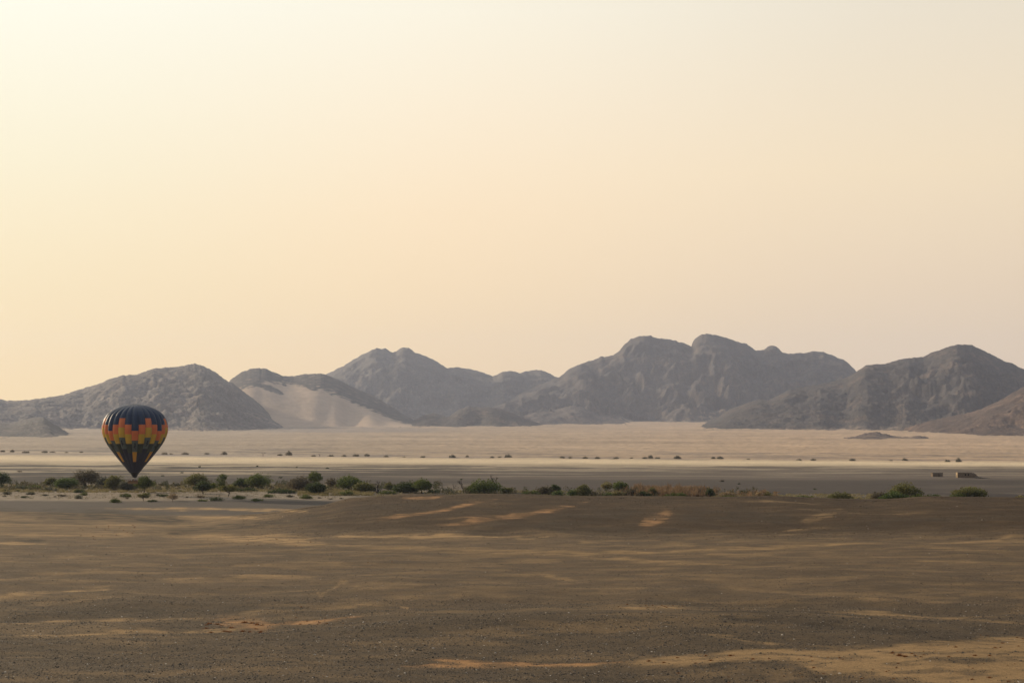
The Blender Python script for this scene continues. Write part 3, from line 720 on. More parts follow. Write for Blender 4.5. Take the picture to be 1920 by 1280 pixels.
# ------------------------------------------------------------------ vegetation
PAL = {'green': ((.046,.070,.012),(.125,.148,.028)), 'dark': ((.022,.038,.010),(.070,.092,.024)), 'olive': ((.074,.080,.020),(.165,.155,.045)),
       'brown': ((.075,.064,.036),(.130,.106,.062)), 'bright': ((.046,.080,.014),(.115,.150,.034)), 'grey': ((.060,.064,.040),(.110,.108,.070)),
       'tan': ((.20,.145,.075),(.33,.24,.13)), 'pale': ((.11,.115,.07),(.18,.18,.11)), 'far': ((.21,.185,.14),(.29,.255,.19)), 'farg': ((.15,.145,.11),(.22,.20,.15)), 'yellow': ((.13,.12,.04),(.24,.20,.075))}  # far and farg: distance haze painted into the leaf colours
def leaves(lobes, n, size, pal, seed, flat=.0, core=.35):
    """leaf clumps scattered through a set of ellipsoid lobes -> verts, faces, colours"""
    r = np.random.RandomState(seed)
    L = np.array(lobes, float)                     # x y z rx ry rz
    w = (L[:, 3] * L[:, 5]) * (.6 + .8 * r.rand(len(L))); w /= w.sum()
    k = r.choice(len(L), n, p=w)
    d = r.normal(size=(n, 3)); d /= np.linalg.norm(d, axis=1)[:, None]
    rad = np.where(r.rand(n) < core, r.rand(n) ** .5 * .85, .84 + .22 * r.rand(n))
    lump = 1 + .42 * fbm(d[:, 0] * 2.2 + k * 3.1, d[:, 2] * 2.2 + d[:, 1] * 2, 3, seed)
    P = L[k, :3] + d * rad[:, None] * L[k, 3:] * lump[:, None]
    keep = P[:, 2] > .05
    P, k, d = P[keep], k[keep], d[keep]; n = len(P)
    s = size * (.55 + .9 * r.rand(n))
    A = r.normal(size=(n, 3)); A[:, 2] *= .6; A /= np.linalg.norm(A, axis=1)[:, None]
    B = np.cross(A, r.normal(size=(n, 3)) + d); B /= np.linalg.norm(B, axis=1)[:, None]
    v = np.stack([P - A * s[:, None], P + B * s[:, None] * .7, P + A * s[:, None], P - B * s[:, None] * .7], 1)
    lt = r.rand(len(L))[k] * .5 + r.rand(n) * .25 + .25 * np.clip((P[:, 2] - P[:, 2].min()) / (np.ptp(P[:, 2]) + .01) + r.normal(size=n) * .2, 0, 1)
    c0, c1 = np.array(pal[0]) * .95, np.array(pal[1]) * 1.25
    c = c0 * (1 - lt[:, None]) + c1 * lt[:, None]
    c = np.repeat(c, 4, 0)
    return v.reshape(-1, 3), np.arange(n * 4).reshape(-1, 4), c
def floor_at(px, row):
    Y = find_Y(px, row)
    x = Y * (px - 960) / F_PX / (CP - (640 - row) / F_PX * SP)
    return x, Y, float(ground_z(np.array(x), np.array(Y)))
seedc = [100]
def tree(px, base, w, h, kind, label, shape='round', name='tree', cat='tree', group='trees along the dry river bed', dens=1.0, trunk=.2, Yfix=None):
    seedc[0] += 1; sd = seedc[0]; r = np.random.RandomState(sd)
    x, Y, z = floor_at(px, base)
    m = Y / F_PX; W, H = w * m * 1.2, h * m * 1.12
    root = empty(name, (x, Y, z - .03)); tag(root, label, cat, group)
    lobes = []
    t0 = H * trunk
    if shape == 'round':
        n = max(4, int(4 + W / 2.2))
        for i in range(n):
            fx = (i + .5) / n * 2 - 1 + r.uniform(-.12, .12)
            top = math.sqrt(max(.12, 1 - fx * fx * .85)) * r.uniform(.78, 1.0)
            rzz = (H - t0) * .5 * top * r.uniform(.62, .9)
            rx = W * r.uniform(.17, .26)
            zc = t0 + (H - t0) * top - rzz
            lobes.append((fx * (W/2 - rx * .8), r.uniform(-.25, .25) * W, zc, rx, rx * 1.1, rzz))
            if top > .6: lobes.append((fx * W * .33, r.uniform(-.3, .3) * W, t0 + (H - t0) * .33, W * .22, W * .22, (H - t0) * .32))
    elif shape == 'low':
        n = max(3, int(W / 1.3))
        for i in range(n):
            fx = (i + .5) / n * 2 - 1
            top = (1 - abs(fx) ** 2.2 * .55) * r.uniform(.72, 1.0)
            lobes.append((fx * W * .43, r.uniform(-.2, .2) * W * .5, H * top * .45, W / n * .9 + .2, min(W * .3, 2.5), H * top * .55))
    elif shape == 'umbrella':
        n = 6
        for i in range(n):
            fx = (i + .5) / n * 2 - 1
            lobes.append((fx * W * .38, r.uniform(-.25, .25) * W, H * (.80 - .13 * fx * fx) + r.uniform(-.03, .03) * H, W * .17, W * .2, H * .19))
            lobes.append((fx * W * .3, r.uniform(-.2, .2) * W, H * .60, W * .17, W * .2, H * .18))
    elif shape == 'tall':
        for i in range(8):
            f = i / 7; ww = W * (.42 - .10 * f) * r.uniform(.55, 1.0)
            lobes.append((r.uniform(-.3, .3) * W * (1 - .4 * f), r.uniform(-.2, .2) * W, t0 + (H - t0) * (.12 + .78 * f), ww * .8, ww * .8, H * .13))
    size = .25 if Y < 800 else .42
    area = sum(l[3] * l[5] for l in lobes)
    n = int(min(5200, max(160, area / (size * size) * 6.2 * dens)))
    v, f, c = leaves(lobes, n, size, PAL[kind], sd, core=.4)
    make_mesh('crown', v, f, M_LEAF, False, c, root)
    tm = MB(); tr_ = max(.07, W * .022)
    fork = H * max(trunk, .14) * .9
    if shape == 'low':
        for i in range(3):
            tm.add(tube([(r.uniform(-.2,.2)*W, 0, -.1), (r.uniform(-.35,.35)*W, r.uniform(-.3,.3), H*.55)], [tr_*.6, .02], 4))
    else:
        lean = r.uniform(-.06, .06) * W
        tm.add(tube([(0,0,-.15), (lean*.4,0,fork*.5), (lean,0,fork)], [tr_*1.35, tr_*1.05, tr_], 6))
        for l in lobes[:9]:
            p0 = np.array((lean, 0, fork * .97)); p1 = np.array(l[:3]); mid = (p0 * .5 + p1 * .5) + np.array((0, 0, -.06 * H))
            tm.add(tube([p0, mid, p1], [tr_*.6, tr_*.4, tr_*.15], 4))
    tm.build('trunk', M_BARK, root, True)
    return root
def dead_tree(px, base, w, h, label, lean=0.0, name='dead_tree', group='bare dead trees by the river bed'):
    seedc[0] += 1; r = np.random.RandomState(seedc[0])
    x, Y, z = floor_at(px, base); m = Y / F_PX; W, H = w * m, h * m
    tm = MB()
    def branch(p, d, L, rad, dep):
        q = p + d * L; mid = (p + q) / 2 + r.normal(size=3) * L * .07
        tm.add(tube([p, mid, q], [rad, rad * .8, rad * .6], 4))
        if dep == 0: return
        for i in range(3 if dep > 1 else 2):
            nd_ = d + r.normal(size=3) * np.array((.62, .5, .35)); nd_[2] = abs(nd_[2]) * .9 + .12; nd_ /= np.linalg.norm(nd_)
            branch(q if i else mid * .3 + q * .7, nd_, L * r.uniform(.5, .75), rad * .58, dep - 1)
    branch(np.array((0, 0, -.1)), np.array((lean, 0, 1.0)) / math.hypot(lean, 1), H * .40, max(.10, H * .035), 3)
    V = np.array(tm.v); sx = W / max(np.ptp(V[:, 0]), .1); sz = H / max(V[:, 2].max(), .1)
    V[:, 0] *= sx; V[:, 1] *= sx; V[:, 2] *= sz; tm.v = [tuple(p) for p in V]
    o = tm.build(name, M_DEAD, None, True); o.location = (x, Y, z); tag(o, label, 'dead tree', group); return o
M_DEAD = simple_mat('dead_wood', (.050, .038, .032), var=.3, scale=3)
M_DEADT = simple_mat('pale_dry_twigs', (.26, .19, .12), var=.3, scale=3)
def shrub(px, base, w, h, kind, label, name='shrub', cat='shrub', group='low shrubs dotted over the pale sand'):
    seedc[0] += 1; sd = seedc[0]; r = np.random.RandomState(sd)
    x, Y, z = floor_at(px, base); m = Y / F_PX; W, H = w * m, h * m
    lobes = []; n = max(2, int(W / 1.1))
    for i in range(n):
        fx = (i + .5) / n * 2 - 1; top = (1 - .5 * fx * fx) * r.uniform(.75, 1)
        lobes.append((fx * W * .40, r.uniform(-.2, .2) * W, H * top * .45, W / n * .8 + .1, W * .22 + .1, H * top * .55))
    size = .17 if Y < 700 else .3
    cnt = int(min(2600, max(60, sum(l[3]*l[5] for l in lobes) / size ** 2 * 7)))
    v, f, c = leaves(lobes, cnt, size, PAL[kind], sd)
    tm = MB()
    for i in range(4): tm.add(tube([(r.uniform(-.1,.1)*W, 0, -.1), (r.uniform(-.4,.4)*W, r.uniform(-.2,.2)*W, H*.7)], [.05, .015], 3))
    ns = len(tm.v)
    fs = [tuple(int(i) for i in q) for q in f]; o0 = len(v)
    V = np.concatenate([v, np.array(tm.v)]); CC = np.concatenate([c, np.full((ns, 3), .07)])
    o = make_mesh(name, V, fs + [tuple(i + o0 for i in q) for q in tm.f], smooth=False, col=CC, mats=[M_LEAF, M_BARK], midx=[0]*len(fs) + [1]*len(tm.f))
    o.location = (x, Y, z); tag(o, label, cat, group); return o

T = tree
T(-2,912,40,25,'dark','dark green tree cut off by the left edge of the photo')
T(38,917,22,9,'pale','pale grey green bush just right of the tree at the left edge','low','bush','bush',trunk=0)
T(60,917,22,9,'green','small mid green bush left of the olive tree and bright green tree','low','bush','bush',trunk=0)
T(96,911,26,17,'olive','small olive green tree tucked against the left side of the bright green round tree',trunk=.1)
T(92,920,27,9,'grey','dark grey scraggly bush in the yellow grass below the olive tree','low','bush','bush',trunk=0,dens=.7)
T(125,916,42,21,'bright','bright green dome shaped tree at the left, densest of its row',trunk=.05,dens=1.25)
T(161,914,52,32,'brown','large dark grey brown thorn tree with open crown left of the balloon',dens=.72,trunk=.18)
T(199,915,32,20,'grey','dull grey green tree between the large brown thorn tree and the balloon',trunk=.1)
T(214,918,34,26,'olive','olive green tree with pale top just left of the balloon basket',trunk=.1)
T(241,919,34,18,'grey','dull grey green low tree standing right behind the balloon basket',trunk=.05)
T(270,922.5,32,31,'green','round green tree on a short trunk directly right of the balloon basket',trunk=.22)
T(367,914,42,25,'olive','broad olive tree behind the dark round tree right of the balloon',trunk=.15)
T(381,926,31,23,'dark','dark green round tree with short trunk, first big one right of the balloon',trunk=.22)
T(399,917,14,12,'green','small green bush squeezed between the dark round tree and the ragged upright tree',trunk=.05,name='bush',cat='bush')
T(413,921,26,28,'green','ragged upright green tree with notched crown',shape='tall',trunk=.05)
T(428,930,31,19,'olive','pale olive umbrella shaped tree standing out on the sand',shape='umbrella',trunk=.3)
T(452,915,30,18,'dark','dark green tree at the left side of a wide spreading tree',trunk=.1)
T(484,916,46,28,'green','wide spreading green tree with a drooping right limb',trunk=.15,dens=.9)
T(462,921,40,7,'dark','long low dark bush in front of the wide spreading tree','low','bush','bush',trunk=0)
T(528,925,48,9,'dark','long low hedge like dark green bush in the yellow grass','low','bush','bush',trunk=0)
T(560,921,46,25,'brown','brown olive tree left behind the dark round tree at the centre left',trunk=.12,dens=.85)
T(590,915,27,30,'green','tall green tree top rising above its neighbours at the centre left',trunk=.3)
T(593,926,37,22,'dark','very dark round tree in front of the tallest green tree',trunk=.12,dens=1.2)
T(621,919.5,21,23,'brown','slender brown nearly leafless tree on a thin trunk',trunk=.35,dens=.5)
T(655,918,48,26,'green','large green and brown tree right of the slender brown tree',trunk=.1)
T(681,922,40,18,'olive','light olive tree beside the black dead tree',trunk=.1)
T(650,928.5,20,11,'green','small rounded green bush in front of the large green and brown tree','low','bush','bush',trunk=0)
T(703,922,16,13,'grey','dusky grey bush behind the black dead tree','low','bush','bush',trunk=0)
dead_tree(708,925,15,25,'black dead tree with forked bare branches at the left foot of the gravel mound')
T(729,919,19,13,'olive','small olive tree between the black dead tree and the dark green thicket',trunk=.1)
T(727,925.5,30,7,'green','low green bush on the sand below the small olive tree','low','bush','bush',trunk=0)
T(762,923,46,19,'dark','dark green thicket rising behind the crest of the mound, left part',trunk=.02,dens=1.1)
T(791,924,34,26,'green','flat topped green tree at the right end of the dark thicket',shape='round',trunk=.2)
T(813,924,17,8,'dark','small dark bush right of the flat topped green tree','low','bush','bush',trunk=0)
T(832,922,26,10,'grey','faint grey bush between the flat topped tree and two dead trees','low','bush','bush',trunk=0,dens=.5)
dead_tree(849,923,11,18,'thin black dead tree leaning right behind the mound crest',.25)
dead_tree(869,923,14,24,'dark dead tree leaning left against the big green bush',-.25)
T(884,924,26,13,'brown','brown bush merging with the left side of the biggest bush',trunk=.02,name='bush',cat='bush')
T(909,925,62,27,'green','biggest green bush in the middle of the photo behind the mound crest','round','bush','bush',trunk=0,dens=1.1)
dead_tree(930,924,16,34,'bare brown twigs sticking out above the right end of the biggest bush')
T(952,924,23,11,'olive','small olive bush just right of the biggest green bush',trunk=0,name='bush',cat='bush')
T(996,928,28,10,'green','low light green bush left of the brown olive clump','low','bush','bush',trunk=0)
T(1022,927,30,18,'brown','brown olive bush between a light green bush and a dark round one',trunk=0,dens=.8,name='bush',cat='bush')
T(1041,925,20,18,'dark','dark round tree behind the brown olive bush',trunk=.1)
T(1045,929,15,11,'bright','small bright green bush in front of the dark round tree','low','bush','bush',trunk=0)
T(1074,930,14,14,'bright','small green bush attached to the left of the square crowned tree','low','bush','bush',trunk=0)
T(1094,930,28,23,'olive','square crowned olive brown tree standing alone behind the crest',trunk=.02,dens=1.2)
T(1116,930,18,10,'brown','low brown scrub just right of the square crowned tree','low','bush','bush',trunk=0,dens=.6)
T(1139,922,21,17,'yellow','yellow green round tree with a gap under its crown',trunk=.25,dens=.8)
T(1163,921,30,18,'green','green tree behind the yellow green round tree',trunk=.1)
T(1141,930,21,8,'green','low green bush below the yellow green round tree','low','bush','bush',trunk=0)
T(1162,930,17,12,'yellow','small yellowish bush left of the orange brown scrub','low','bush','bush',trunk=0)
T(1182,930,22,16,'brown','orange brown scrub at the left end of the dry reeds',trunk=0,dens=.7,name='bush',cat='bush')
T(1206,931,27,11,'dark','dark green low bush, first one in front of the dry reeds','low','bush','bush',trunk=0,dens=1.2)
T(1223,929,15,16,'olive','upright olive bush amid the dry reeds',trunk=0,name='bush',cat='bush')
T(1240,930,17,8,'brown','low dark brown bush in front of the dry reeds','low','bush','bush',trunk=0)
T(1268,931,38,9,'green','long low green bush spread in front of the dry reeds','low','bush','bush',trunk=0,dens=1.2)
dead_tree(1313,930,12,17,'small bare dead tree in the dry reeds left of the dark round bush')
T(1332,931,15,17,'dark','dark green ball shaped bush at the right end of the dry reeds',trunk=0,dens=1.3,name='bush',cat='bush')
T(1367,931,30,11,'tan','tan dry dome shaped bush with green foot','low','bush','bush',trunk=0)
T(1370,933,20,5,'green','thin green ground hugging bush at the foot of the tan dome','low','bush','bush',trunk=0)
T(1423,932,14,11,'tan','small tan bush left of a small green one on the right','low','bush','bush',trunk=0)
T(1440,932,12,11,'olive','small olive bush right of a small tan one','low','bush','bush',trunk=0)
T(1506,934,34,7,'green','flat wide green bush on the dark bank right of centre','low','bush','bush',trunk=0)
T(1577,936,38,14,'olive','rounded olive bush standing alone right of the flat wide green bush','low','bush','bush',trunk=0,dens=1.1)
T(1652,938,34,17,'brown','dark brown bush at the left of the bright green clump on the right',trunk=0,dens=.9,name='bush',cat='bush')
T(1697,932,54,26,'olive','tall olive brown thorn bush behind the bright green clump on the right',trunk=.02,dens=.7,name='bush',cat='bush')
T(1678,939,50,17,'bright','brightest green clump, right side of the photo behind the crest','low','bush','bush',trunk=0,dens=1.2)
T(1722,936,21,10,'green','small green bush right beside the brightest green clump','low','bush','bush',trunk=0)
T(1748,933,26,7,'bright','thin strip of green bush between the two big right hand clumps','low','bush','bush',trunk=0)
T(1818,933,56,20,'olive','wide olive brown bush at the far right below the ruined building',trunk=0,dens=.9,name='bush',cat='bush')
T(1796,934,28,9,'green','green foot of foliage at the left of the wide olive brown bush','low','bush','bush',trunk=0)
T(1915,934,16,6,'yellow','small yellow green bush cut off by the right edge','low','bush','bush',trunk=0)
T(302,911,9,7,'brown','small purplish bare shrub, leftmost of three beyond the yellow grass','low','bush','bush',trunk=0,dens=.5)
T(312,910,9,7,'brown','small purplish bare shrub, middle of three beyond the yellow grass','low','bush','bush',trunk=0,dens=.5)
T(329,912,13,8,'grey','dark grey shrub, rightmost and largest of three beyond the yellow grass','low','bush','bush',trunk=0,dens=.8)
SH = [(13,927,16,7,'grey','flat grey green shrub'),(46,933,11,5,'dark','little dark shrub'),(58,927,16,6,'grey','flat greyish shrub'),(86,929,10,4,'grey','tiny grey shrub'),
 (9,931,5,3,'brown','tiny brown shrub'),(118,930,13,5,'brown','low brown shrub'),(149,923,25,8,'dark','wide dark green shrub'),(157,928,13,6,'green','small green shrub'),(147,934,16,10,'pale','pale round shrub'),
 (103,931,3,2,'brown','tiny dark dot of a shrub'),(236,931,23,9,'green','broad green shrub'),(216,941,23,9,'green','dark green ragged shrub'),(285,940,15,5,'dark','flat dark shrub'),(306,931,15,6,'dark','dark rounded shrub'),
 (278,926,9,4,'green','tiny green shrub'),(239,935,5,3,'brown','tiny brown shrub'),(296,929,5,5,'brown','tiny brown upright shrub'),(376,934,14,6,'tan','tan brown shrub'),(381,940,19,5,'green','flat green shrub'),(406,939,26,9,'dark','broad ragged dark green shrub'),
 (448,936,25,8,'green','broad olive green shrub'),(482,939,24,6,'green','flat wide green shrub'),(504,933,20,7,'green','rounded green shrub'),(545,933,12,5,'brown','small brown shrub'),
 (574,935,27,9,'green','broad green shrub with yellow top'),(619,936,7,3,'brown','tiny brown shrub'),(338,921,5,4,'bright','tiny bright green shrub'),(10,921,9,4,'dark','small dark shrub'),(33,921,7,3,'dark','small dark shrub'),(599,934,6,3,'brown','tiny brown shrub'),(640,935,6,3,'brown','tiny brown shrub'),(351,933,3,3,'brown','dot sized brown shrub')]
LM = [(-99,'at the left edge of the photo'),(30,'near the left edge'),(75,'below the grey scraggly bush'),(110,'below the bright green tree'),(140,'below the big brown thorn tree'),(200,'left below the balloon'),(262,'right below the balloon'),
      (290,'right of the balloon'),(345,'left below the dark round tree'),(395,'below the ragged upright tree'),(440,'below the wide spreading tree'),(495,'below the low hedge like bush'),(540,'left of the mound'),(590,'at the left foot of the mound')]
from collections import Counter
nm = {}
lab = []
for s_ in SH:
    lm = [l for p, l in LM if s_[0] >= p][-1]
    lab.append('%s on the pale sand %s' % (s_[5], lm))
cnt_ = Counter(lab); seen_ = Counter(); ORD = ['first','second','third','fourth','fifth','sixth','seventh','eighth','ninth','tenth','eleventh','twelfth']
for s_, l_ in zip(SH, lab):
    if cnt_[l_] > 1: seen_[l_] += 1; l_ = l_ + ', %s from left' % ORD[seen_[l_] - 1]
    shrub(*s_[:5], l_.replace('on the pale sand ', '').replace('shrub ', 'shrub on sand ', 1))
T(269,938,21,13,'olive','small umbrella shaped shrub on a thin stem in front of the round green tree',shape='umbrella',trunk=.3,name='shrub',cat='shrub',group='low shrubs dotted over the pale sand')
T(324,939,17,16,'tan','beige leafless round shrub on a short stem right of the balloon',trunk=.2,dens=.55,name='shrub',cat='shrub',group='low shrubs dotted over the pale sand')
for px_, b_, w_, h_, l_ in [(374,875,4,3,'tiny dark bush alone on the dark plain, farthest left'),(341,887,5,2.5,'tiny flat dark bush on the plain above the dark round tree'),(482,875.5,3,3,'tiny dark dot of bush on the streaky plain above the spreading tree'),
        (556,876.5,4,3,'tiny dark bush on the streaky plain above the tall green tree'),(614,879,5,3,'tiny dark bush on the plain above the slender brown tree'),(526,896,6,3,'tiny dark bush on the plain left of the tall green tree'),
        (1353,903,7,4,'small dark bush alone on the plain above the dark ball shaped bush'),(1528,918,6,3,'small dark bush on the bank above the flat wide green bush'),(1385,908,5,2.5,'tiny dark bush lower right of the lone dark bush'),(305,892,5,2,'tiny flat bush on the dark plain just right of the balloon base'),(36,884,8,3,'tiny dark bush on the dark plain near the left edge'),(865,899,4,2,'tiny bush above the leaning dead trees')]:
    shrub(px_, b_, w_, h_, 'dark' if w_ < 7 else 'brown', l_, group='tiny bushes on the dark plain')
FAR = [(5,848,11,5,'grey'),(23,848,10,6,'grey'),(48,849,17,5,'grey'),(84,849,14,5,'grey'),(98,849,14,3.5,'grey'),(125,849,10,3,'grey'),(152,849.5,9,3,'grey'),(308,852,13,6,'grey'),(321,852,8,3,'grey'),(347,852.5,17,5,'grey'),(387,853,12,4,'grey'),(420,853,14,8.5,'grey'),
 (525,855,11,5,'grey'),(541,855,17,10,'grey'),(588,855.5,9,4,'grey'),(620,856,15,5,'brown'),(645,856,11,5,'grey'),(667,856,15,6.5,'grey'),(688,856,12,7,'grey'),(724,856.5,11,5,'grey'),(757,857,7,3.5,'grey'),(793,857,10,6,'grey'),(848,857.5,15,7,'dark'),(876,857.5,7,5,'grey'),
 (923,858,10,4,'dark'),(937,858,8,4,'grey'),(953,858,18,7.5,'dark'),(1054,859,11,5.5,'dark'),(1069,859,8,5,'grey'),(1097,859,12,6,'dark'),(1120,859,12,6,'dark'),(1155,859.5,13,6.5,'dark'),(1184,859.5,9,4,'dark'),(1209,860,12,5,'dark'),(1220,859.7,10,9,'dark'),(1233,860,12,4,'dark'),
 (1270,860,17,7,'brown'),(1337,861,10,6,'dark'),(1350,861,15,7,'dark'),(1403,861.5,9,3,'grey'),(1498,862.5,13,5,'olive'),(1525,862.5,12,5,'brown'),(1598,863.5,13,6,'brown'),(1670,864,8,3,'grey'),(1697,864,13,6,'olive'),(1776,865,14,7,'brown'),(1797,865,13,11,'brown')]
SEG = [(-99,'below the foot of the left mountain'),(290,'just right of the balloon'),(500,'below the pale sand slope'),(740,'below the twin peaked mountain'),(1000,'below the left part of the massif'),(1300,'below the right part of the massif'),(1560,'below the dark right mountain')]
sc_n = Counter()
for px_, b_, w_, h_, k_ in FAR:
    sg = [l for p, l in SEG if px_ >= p][-1]; sc_n[sg] += 1
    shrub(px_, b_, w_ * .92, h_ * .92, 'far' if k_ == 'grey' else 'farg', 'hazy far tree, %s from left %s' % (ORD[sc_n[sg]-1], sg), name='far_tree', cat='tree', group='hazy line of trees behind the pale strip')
dead_tree(493,855,9,7,'faint bare tree in the hazy far line left of the sand slope', group='hazy line of trees behind the pale strip')
dead_tree(600,856,5,6,'faint bare tree in the hazy far line under the middle of the sand slope', group='hazy line of trees behind the pale strip')

# grass and reeds nobody could count
def grass(name, n, region, hgt, pals, seed, wd=.06, fade=False):
    r = np.random.RandomState(seed); x0, x1, r0, r1 = region
    px = r.uniform(x0, x1, n * 4); row = r.uniform(r0, r1, n * 4)
    cl = fbm(px / 14, row / 2.2, 4, seed)
    if fade: cl = cl * 1.3 - .9 * (1 - np.clip(np.minimum(px - x0, x1 - px) / ((x1 - x0) * .22), 0, 1)) - .15
    k = np.where(cl > r.uniform(-.35, .55, n * 4))[0][:n]
    px, row = px[k], row[k]; n = len(px)
    # distance from the row on the flat floor
    Y = 24.7 * F_PX / (row - 815)
    x = Y * (px - 960) / F_PX; z = ground_z(x, Y)
    h = hgt * r.uniform(.4, 1.15, n)
    if fade: h = h * np.clip(.62 + .8 * fbm(px / 7, row * .1, 3, seed + 3), .15, 1.2)
    a = r.uniform(0, math.pi, n); w = wd * r.uniform(1, 3.0, n)
    lx, ly = r.normal(size=n) * h * .3, r.normal(size=n) * h * .3
    P = np.stack([x, Y, z - .03], 1); dx = np.stack([np.cos(a) * w, np.sin(a) * w, 0 * w], 1)
    tip = P + np.stack([lx, ly, h], 1)
    v = np.stack([P - dx, P + dx, tip], 1).reshape(-1, 3)
    t = np.clip(r.rand(n) * .7 + .3 * (cl[k] > .1), 0, 1)[:, None]
    c = np.array(pals[0]) * (1 - t) + np.array(pals[1]) * t
    o = make_mesh(name, v, np.arange(n * 3).reshape(-1, 3), M_LEAF, False, np.repeat(c, 3, 0)); tag(o, kind='stuff'); return o
YG = ((.15,.125,.055),(.30,.25,.12)); OG = ((.11,.075,.045),(.30,.19,.10))
grass('dry_grass', 26000, (-120, 640, 909, 922.5), .85, YG, 5, .09)
grass('dry_grass', 9000, (560, 700, 918, 929), .8, YG, 6, .09)
grass('dry_grass', 5000, (-120, 640, 922, 934), .35, ((.14,.12,.07),(.26,.22,.14)), 8, .07)
def scrub(name, n, region, seed):
    r = np.random.RandomState(seed); x0, x1, r0, r1 = region
    px = r.uniform(x0, x1, n * 5); row = r.uniform(r0, r1, n * 5)
    cl = fbm(px / 11, row / 4, 4, seed); k = np.where(cl > .12)[0][:n]
    px, row, cl = px[k], row[k], cl[k]; n = len(px)
    Y = 24.7 * F_PX / (row - 815); x = Y * (px - 960) / F_PX; z = ground_z(x, Y)
    P = np.stack([x, Y, z + r.rand(n) * 2.0 * np.clip(cl * 2.2, .15, 1)], 1)
    A = r.normal(size=(n, 3)); A /= np.linalg.norm(A, axis=1)[:, None]; B = np.cross(A, r.normal(size=(n, 3))); B /= np.linalg.norm(B, axis=1)[:, None]
    s_ = (.12 + .22 * r.rand(n))[:, None]
    v = np.stack([P - A * s_, P + B * s_ * .7, P + A * s_, P - B * s_ * .7], 1).reshape(-1, 3)
    t = np.clip(.5 + fbm(px / 25, row / 8, 3, seed + 4) + r.normal(size=n) * .2, 0, 1)[:, None]
    c = np.array((.050,.056,.024)) * (1 - t) + np.array((.135,.110,.062)) * t
    o = make_mesh(name, v, np.arange(n * 4).reshape(-1, 4), M_LEAF, False, np.repeat(c, 4, 0)); tag(o, kind='stuff'); return o
scrub('low_scrub', 34000, (-120, 830, 906, 919), 33)
scrub('low_scrub', 7000, (830, 1420, 919, 930), 34)
grass('dry_reeds', 15000, (1150, 1350, 917, 931), 3.1, OG, 12, .10, True)
grass('dry_reeds', 2200, (1370, 1470, 922, 933), 1.8, OG, 13, .08, True)
grass('dry_grass', 6000, (1330, 1640, 926, 938), .7, YG, 14, .08)
grass('dry_grass', 5000, (700, 1180, 920, 934), .8, YG, 15, .08)

# ------------------------------------------------------------------ ruined buildings on the plain
M_BLOCK = simple_mat('mud_block', (.175, .135, .10), .95, .05, .25, 1.6, bump=.5)
M_BLOCK2 = simple_mat('pale_lit_block', (.34, .26, .17), .95, .05, .2, 1.2)  # paler block tone for sills; on the left gable it paints in sunlight
M_DARK = simple_mat('dark_opening', (.012, .011, .010), .9, .05)
M_RUB = simple_mat('rubble', (.16, .145, .13), .95, .05, .4, 2.0)
def hut(px, base, w, h, depth, label, ruined):
    x, Y, z = floor_at(px, base); m = Y / F_PX; W, H = w * m, h * m
    root = empty('building', (x, Y, z)); tag(root, label, 'building'); root.rotation_euler = (0, 0, math.radians(-9 if ruined else 2))
    t = .25
    def wall(x0, x1, y0, y1, z1, mat=M_BLOCK):
        b = MB(); b.box(x0, x1, y0, y1, -.2, z1); return b.build('wall', mat, root)
    if not ruined:
        wall(-W/2, W/2, 0, t, H); wall(-W/2, W/2, depth - t, depth, H); wall(-W/2, -W/2 + t, t, depth - t, H); wall(W/2 - t, W/2, t, depth - t, H)
        b = MB(); b.box(-W/2 - .12, W/2 + .12, -.12, depth + .12, H, H + .14); b.build('roof', M_RUB, root)
        b = MB(); b.box(.2, 1.1, -.02, -.003, 0, 1.7); b.build('door', simple_mat('weathered_door', (.10, .075, .055)), root)
    else:
        # front wall with two window holes, broken right end
        xs = [-W/2, -W/2 + 3.8, -W/2 + 4.5, -W/2 + 5.4, -W/2 + 6.1, W/2 - 1.0]
        b = MB(); z1, z2 = H * .42, H * .75
        for i, (a, c) in enumerate(zip(xs[:-1], xs[1:])):
            if i in (1, 3): b.box(a, c, 0, t, -.2, z1); b.box(a, c, 0, t, z2, H * .98)
            else: b.box(a, c, 0, t, -.2, H * (1, 1, .98, 1, .92)[i])
        for i in range(6): b.box(W/2 - 1.0 + i * .35, W/2 - .65 + i * .35, 0, t, -.2, H * (.8, .72, .66, .5, .42, .3)[i])
        b.build('wall', M_BLOCK, root)
        for a, c in ((xs[1], xs[2]), (xs[3], xs[4])):
            f = MB(); f.box(a, c, t - .04, t - .01, z1, z2); w_ = f.build('window', M_DARK, root)
            s_ = MB(); s_.box(a - .08, c + .08, -.06, 0, z1 - .12, z1 - .003); s_.build('sill', M_BLOCK2, w_)
        wall(-W/2 - t, -W/2 - .003, 0, depth, H, M_BLOCK2); wall(-W/2, W/2 - 1.5, depth - t, depth, H * .95); wall(W/2 - 1.5, W/2 - 1.25, t, depth, H * .8)  # left gable end: sunlit look put into its paler material
        b = MB(); b.box(-W/2 + .01, W/2 - 3.0, t + .01, depth - t - .01, H * .86, H * .93); b.build('roof', M_RUB, root)
    return root, W, H, Y
hut(1758.5, 893.5, 19, 7, 3.5, 'small flat roofed mud walled hut, left of the two buildings on the plain', False)
r_, W_, H_, Y_ = hut(1813.5, 896, 33, 10, 6.0, 'long ruined block building with two dark windows and a crumbling right end on the plain', True)
x_, y_, z_ = floor_at(1842, 897)
rb = MB(); rr_ = np.random.RandomState(4)
